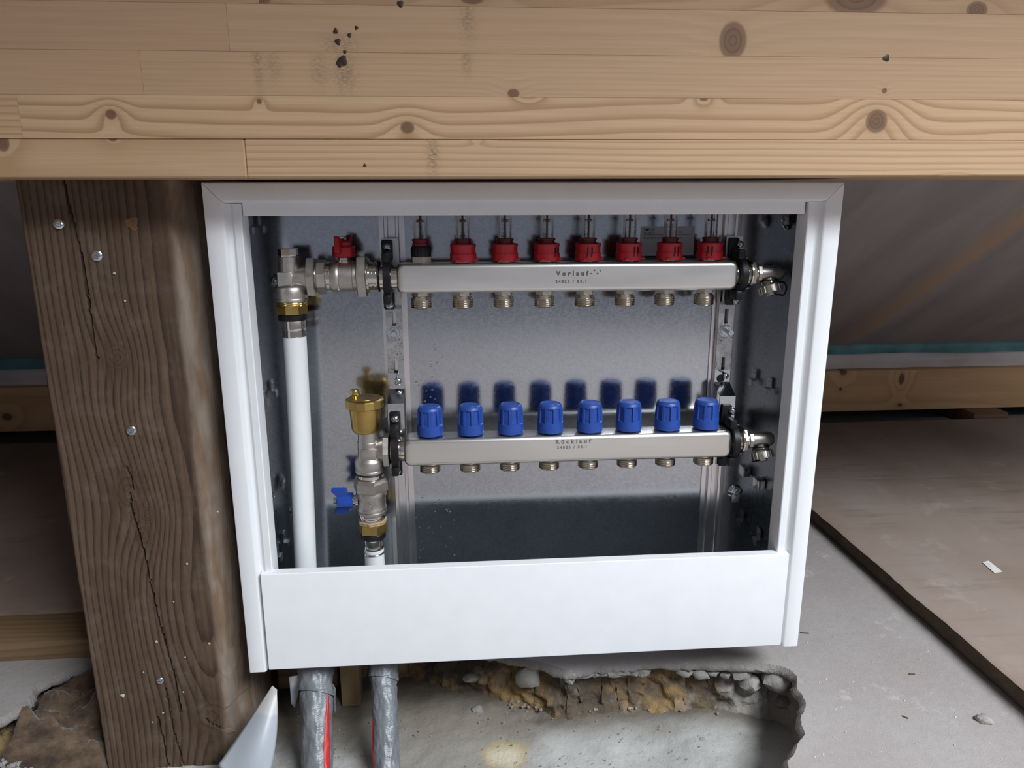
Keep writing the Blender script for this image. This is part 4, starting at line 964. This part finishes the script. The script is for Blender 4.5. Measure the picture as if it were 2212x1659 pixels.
# ------------------------------------------------------------------ in front and below: taped pipes, plastic sheet, wool
t = NT('grey_duct_tape'); p = t.pos(); a = t.noise(p, 40, 4); b = t.noise(t.scaled(p, 260, 260, 700), 1, 3)
duct = t.set(color=t.mix(t.ramp(a, [(.3, 0), (.7, 1)]), (.13, .14, .155), (.19, .205, .225)), rough=.34, spec=.6, normal=t.bump(t.mt('ADD', a, t.mt('MULTIPLY', b, .6)), .35, .0025))
ducts = t.m
def taped(label, top, bot, r0, seed, strip):
    top, bot = Vector(top), Vector(bot); d = (bot-top).normalized(); Ln = (bot-top).length; _, e1, e2 = frame(d)
    if e1.x < 0: e1, e2 = -e1, -e2
    root = thing('insulated_pipe', label, 'pipe', bot)
    def surf(th, t, extra=0):
        r = r0*(1-.9*t)+extra+.0016*noise.noise((math.cos(th)*1.6+seed, math.sin(th)*1.6, t*34))+.0009*noise.noise((math.cos(th)*5, math.sin(th)*5+seed, t*120))
        if t < .058: r += .0024*max(0, noise.noise((math.cos(th)*2.2+t*60, math.sin(th)*2.2+seed*3, t*70)))-.0015
        return top+d*t+e1*(math.cos(th)*r)+e2*(math.sin(th)*r)
    n = 72; K = 120; m = MB()
    R = [[m.bm.verts.new(surf(2*PI*i/n, Ln*k/K)) for i in range(n)] for k in range(K+1)]
    for a, b in zip(R, R[1:]):
        for i in range(n): m.bm.faces.new((a[i], a[(i+1) % n], b[(i+1) % n], b[i]))
    m.bm.faces.new(R[0][::-1]); m.bm.faces.new(R[-1])
    obj('tape_wrap', m, duct, root, angle=70)
    # upper bandage of crumpled tape
    m = MB(); K = 40; T = .060 if strip == 1 else .046
    def band(th, t):
        ta = t*(1+.10*math.sin(th+1.2))
        return surf(th, ta, .0017+.0016*max(0, math.sin(t*210+th*2.2*(1 if seed < 2 else -1)))*(.6+.6*noise.noise((th*2, t*30, seed))))
    R = [[m.bm.verts.new(band(2*PI*i/n, .001+T*k/K)) for i in range(n)] for k in range(K+1)]
    for a, b in zip(R, R[1:]):
        for i in range(n): m.bm.faces.new((a[i], a[(i+1) % n], b[(i+1) % n], b[i]))
    obj('tape_bandage', m, duct, root, angle=70)
    th0, w0, t0 = strip_pos[strip]
    m = MB(); rows_ = 60; A = []; 
    for k in range(rows_+1):
        t = t0+(Ln-t0)*k/rows_; f = min(1, k/rows_*2.2); wd = w0*(.35+.65*f)+.02*noise.noise((t*40, seed, 0))
        A.append([surf(th0-.10*f+wd*(j/6-.5), t, .0011 if 0 < j < 6 else .0002) for j in range(7)])
    V_ = [[m.bm.verts.new(v) for v in q] for q in A]
    for a, b in zip(V_, V_[1:]):
        for j in range(6): m.bm.faces.new((a[j], a[j+1], b[j+1], b[j]))
    obj('red_strip', m, plain('red_foil', (.42, .022, .024), .45, var=.12, scale=200, bump=.2), root, angle=70)
    return root
FRONT = None
strip_pos = {1: (-.62, .62, .066), 2: (0, 0, 0)}
# direction of the viewer is -y: work out the angle of e1/e2 towards it
def ang_of(top, bot, vec):
    d = (Vector(bot)-Vector(top)).normalized(); _, e1, e2 = frame(d)
    if e1.x < 0: e1, e2 = -e1, -e2
    v = Vector(vec); return math.atan2(v.dot(e2), v.dot(e1))
T1, B1 = Vector((.0715, .055, -.000)), Vector((.0855, -.064, -.146)); T2, B2 = Vector((.1595, .055, -.000)), Vector((.1705, -.064, -.146))
strip_pos = {1: (ang_of(T1, B1, (.74, -.67, 0)), .52, .066), 2: (ang_of(T2, B2, (-.93, -.37, 0)), .42, .095)}
taped('left pipe wrapped in grey duct tape with a red strip on its right side', T1, B1, .0215, 1.3, 1)
taped('right pipe wrapped in grey duct tape below the white cabinet', T2, B2, .0178, 2.6, 2)
fl = MB(); q = [atY(733, 1502, .022), atY(722, 1490, .028), atY(722, 1530, .022), atY(735, 1535, .020)]
# curled end of the tape on the left pipe
fl.grid(8, 6, lambda u, v: Vector((.0905+.0095*u, .026-.012*v+.004*math.sin(u*3)-.006*u, -.042-.026*v-.004*u*v+.0015*math.sin(v*9+u*4))))
o = obj('tape_end', fl, duct, None, angle=70); o.modifiers.new('thickness', 'SOLIDIFY').thickness = .0008
tp = [x for x in bpy.data.objects if x.name == 'insulated_pipe'][0]; o.parent = tp; o.location = o.location-WO[tp]

# bent plastic sheet leaning out of the pit
SA, SB, SC, SD = atY(588, 1481, .0), atY(470, 1654, -.055), atY(598, 1489, -.005), atY(562, 1720, -.075)
def sheet(u, v):                                            # v along the sheet from top to bottom, u across
    a = SA.lerp(SB, v); b = SC.lerp(SD, v)
    p = a.lerp(b, u); k = math.sin(PI*v*.9)
    p += Vector((.009*k*u, -.014*k*math.sin(PI*u), .0))
    return p
t = NT('grey_white_plastic'); p = t.pos(); px_ = t.n('ShaderNodeSeparateXYZ', {0: p}, out=2)
zt = t.mt('ADD', px_, t.mt('MULTIPLY', t.noise(p, 20, 1), .02))
shm = t.set(color=t.mix(t.ramp(t.mt('MULTIPLY', t.mt('ADD', zt, .08), 10), [(.44, 0), (.47, 1)]), (.36, .39, .43), (.47, .465, .46)), rough=.4)
o = tag(obj('plastic_sheet', MB().grid(16, 30, sheet), shm, angle=80), 'curled grey white plastic offcut leaning beside the foot of the old post', 'sheet')
o.modifiers.new('thickness', 'SOLIDIFY').thickness = .0014
def shard(u, v): return Vector((.0400+.014*v*u+.003*u, .030+.004*u, -.040-.030*(1-v)-.010*u*(1-v)+.010*v))
o = tag(obj('plastic_shard', MB().grid(4, 6, shard), shm, angle=80), 'small dull plastic shard behind the curled plastic sheet', 'sheet'); o.modifiers.new('thickness', 'SOLIDIFY').thickness = .001
blk = wood_mat('old_block_wood', (.40, .29, .17), (.26, .17, .09), 4, 120, along='z', center=(.1, .3))
tag(obj('wood_block', MB().box(.092, .118, .100, .135, ZP, -.004, .002), blk), 'pale wooden block standing behind the left taped pipe', 'block')
tag(obj('wood_plank', MB().box(.000, .085, .120, .145, ZP+.02, -.005, .002), wood_mat('old_dark_wood', (.20, .13, .085), (.10, .06, .04), 6, 130, center=(-.05, .3), old=True)), 'dark old plank under the cabinet behind the left taped pipe', 'plank')

# mineral wool and rubble in the broken floor left of the post
t = NT('brown_wool'); p = t.pos(); a = t.noise(t.scaled(p, 30, 30, 60), 1, 5, .65); b = t.noise(p, 500, 3)
wool_m = t.set(color=t.mix(t.ramp(a, [(.35, 0), (.7, 1)]), (.055, .036, .025), (.18, .122, .08)), rough=.95, spec=.1, sheen=.3, normal=t.bump(t.mt('ADD', a, t.mt('MULTIPLY', b, .4)), .7, .004))
def wool(u, v):
    x = -.312+.124*u; y = -.015+.175*v; e = min(1, 6*min(u, 1-u, v, 1-v)+.0)
    return Vector((x, y, ZP+.004+e**.5*(.036+.040*v*(.5+.5*u)+.026*fbm((x*16+.5*math.sin(y*30), y*26, 2), 5)+.022*(.5-abs(noise.noise((x*16+y*22, y*40-x*14, 5))))+.010*(.4-abs(noise.noise((x*60+y*70, y*90, 9)))))))
tag(obj('wool_wad', MB().grid(90, 70, wool), wool_m, angle=80), 'crumpled brown insulation wool stuffed in the broken floor left of the post', 'insulation')
pts = []; rnd = random.Random(11)
for _ in range(700):
    x, y = rnd.uniform(-.31, -.19), rnd.uniform(-.10, -.018); pts.append((x, y, ZP+.002+max(0, (-.24-x)*.5)+rnd.uniform(0, .012), rnd.uniform(.0012, .0042)))
crumbs('plaster_rubble', pts, concrete_mat('pale_rubble', (.24, .228, .215), (.32, .31, .30), 20, .5, .2), 'pale plaster rubble in front of the brown wool at the lower left', 'rubble')
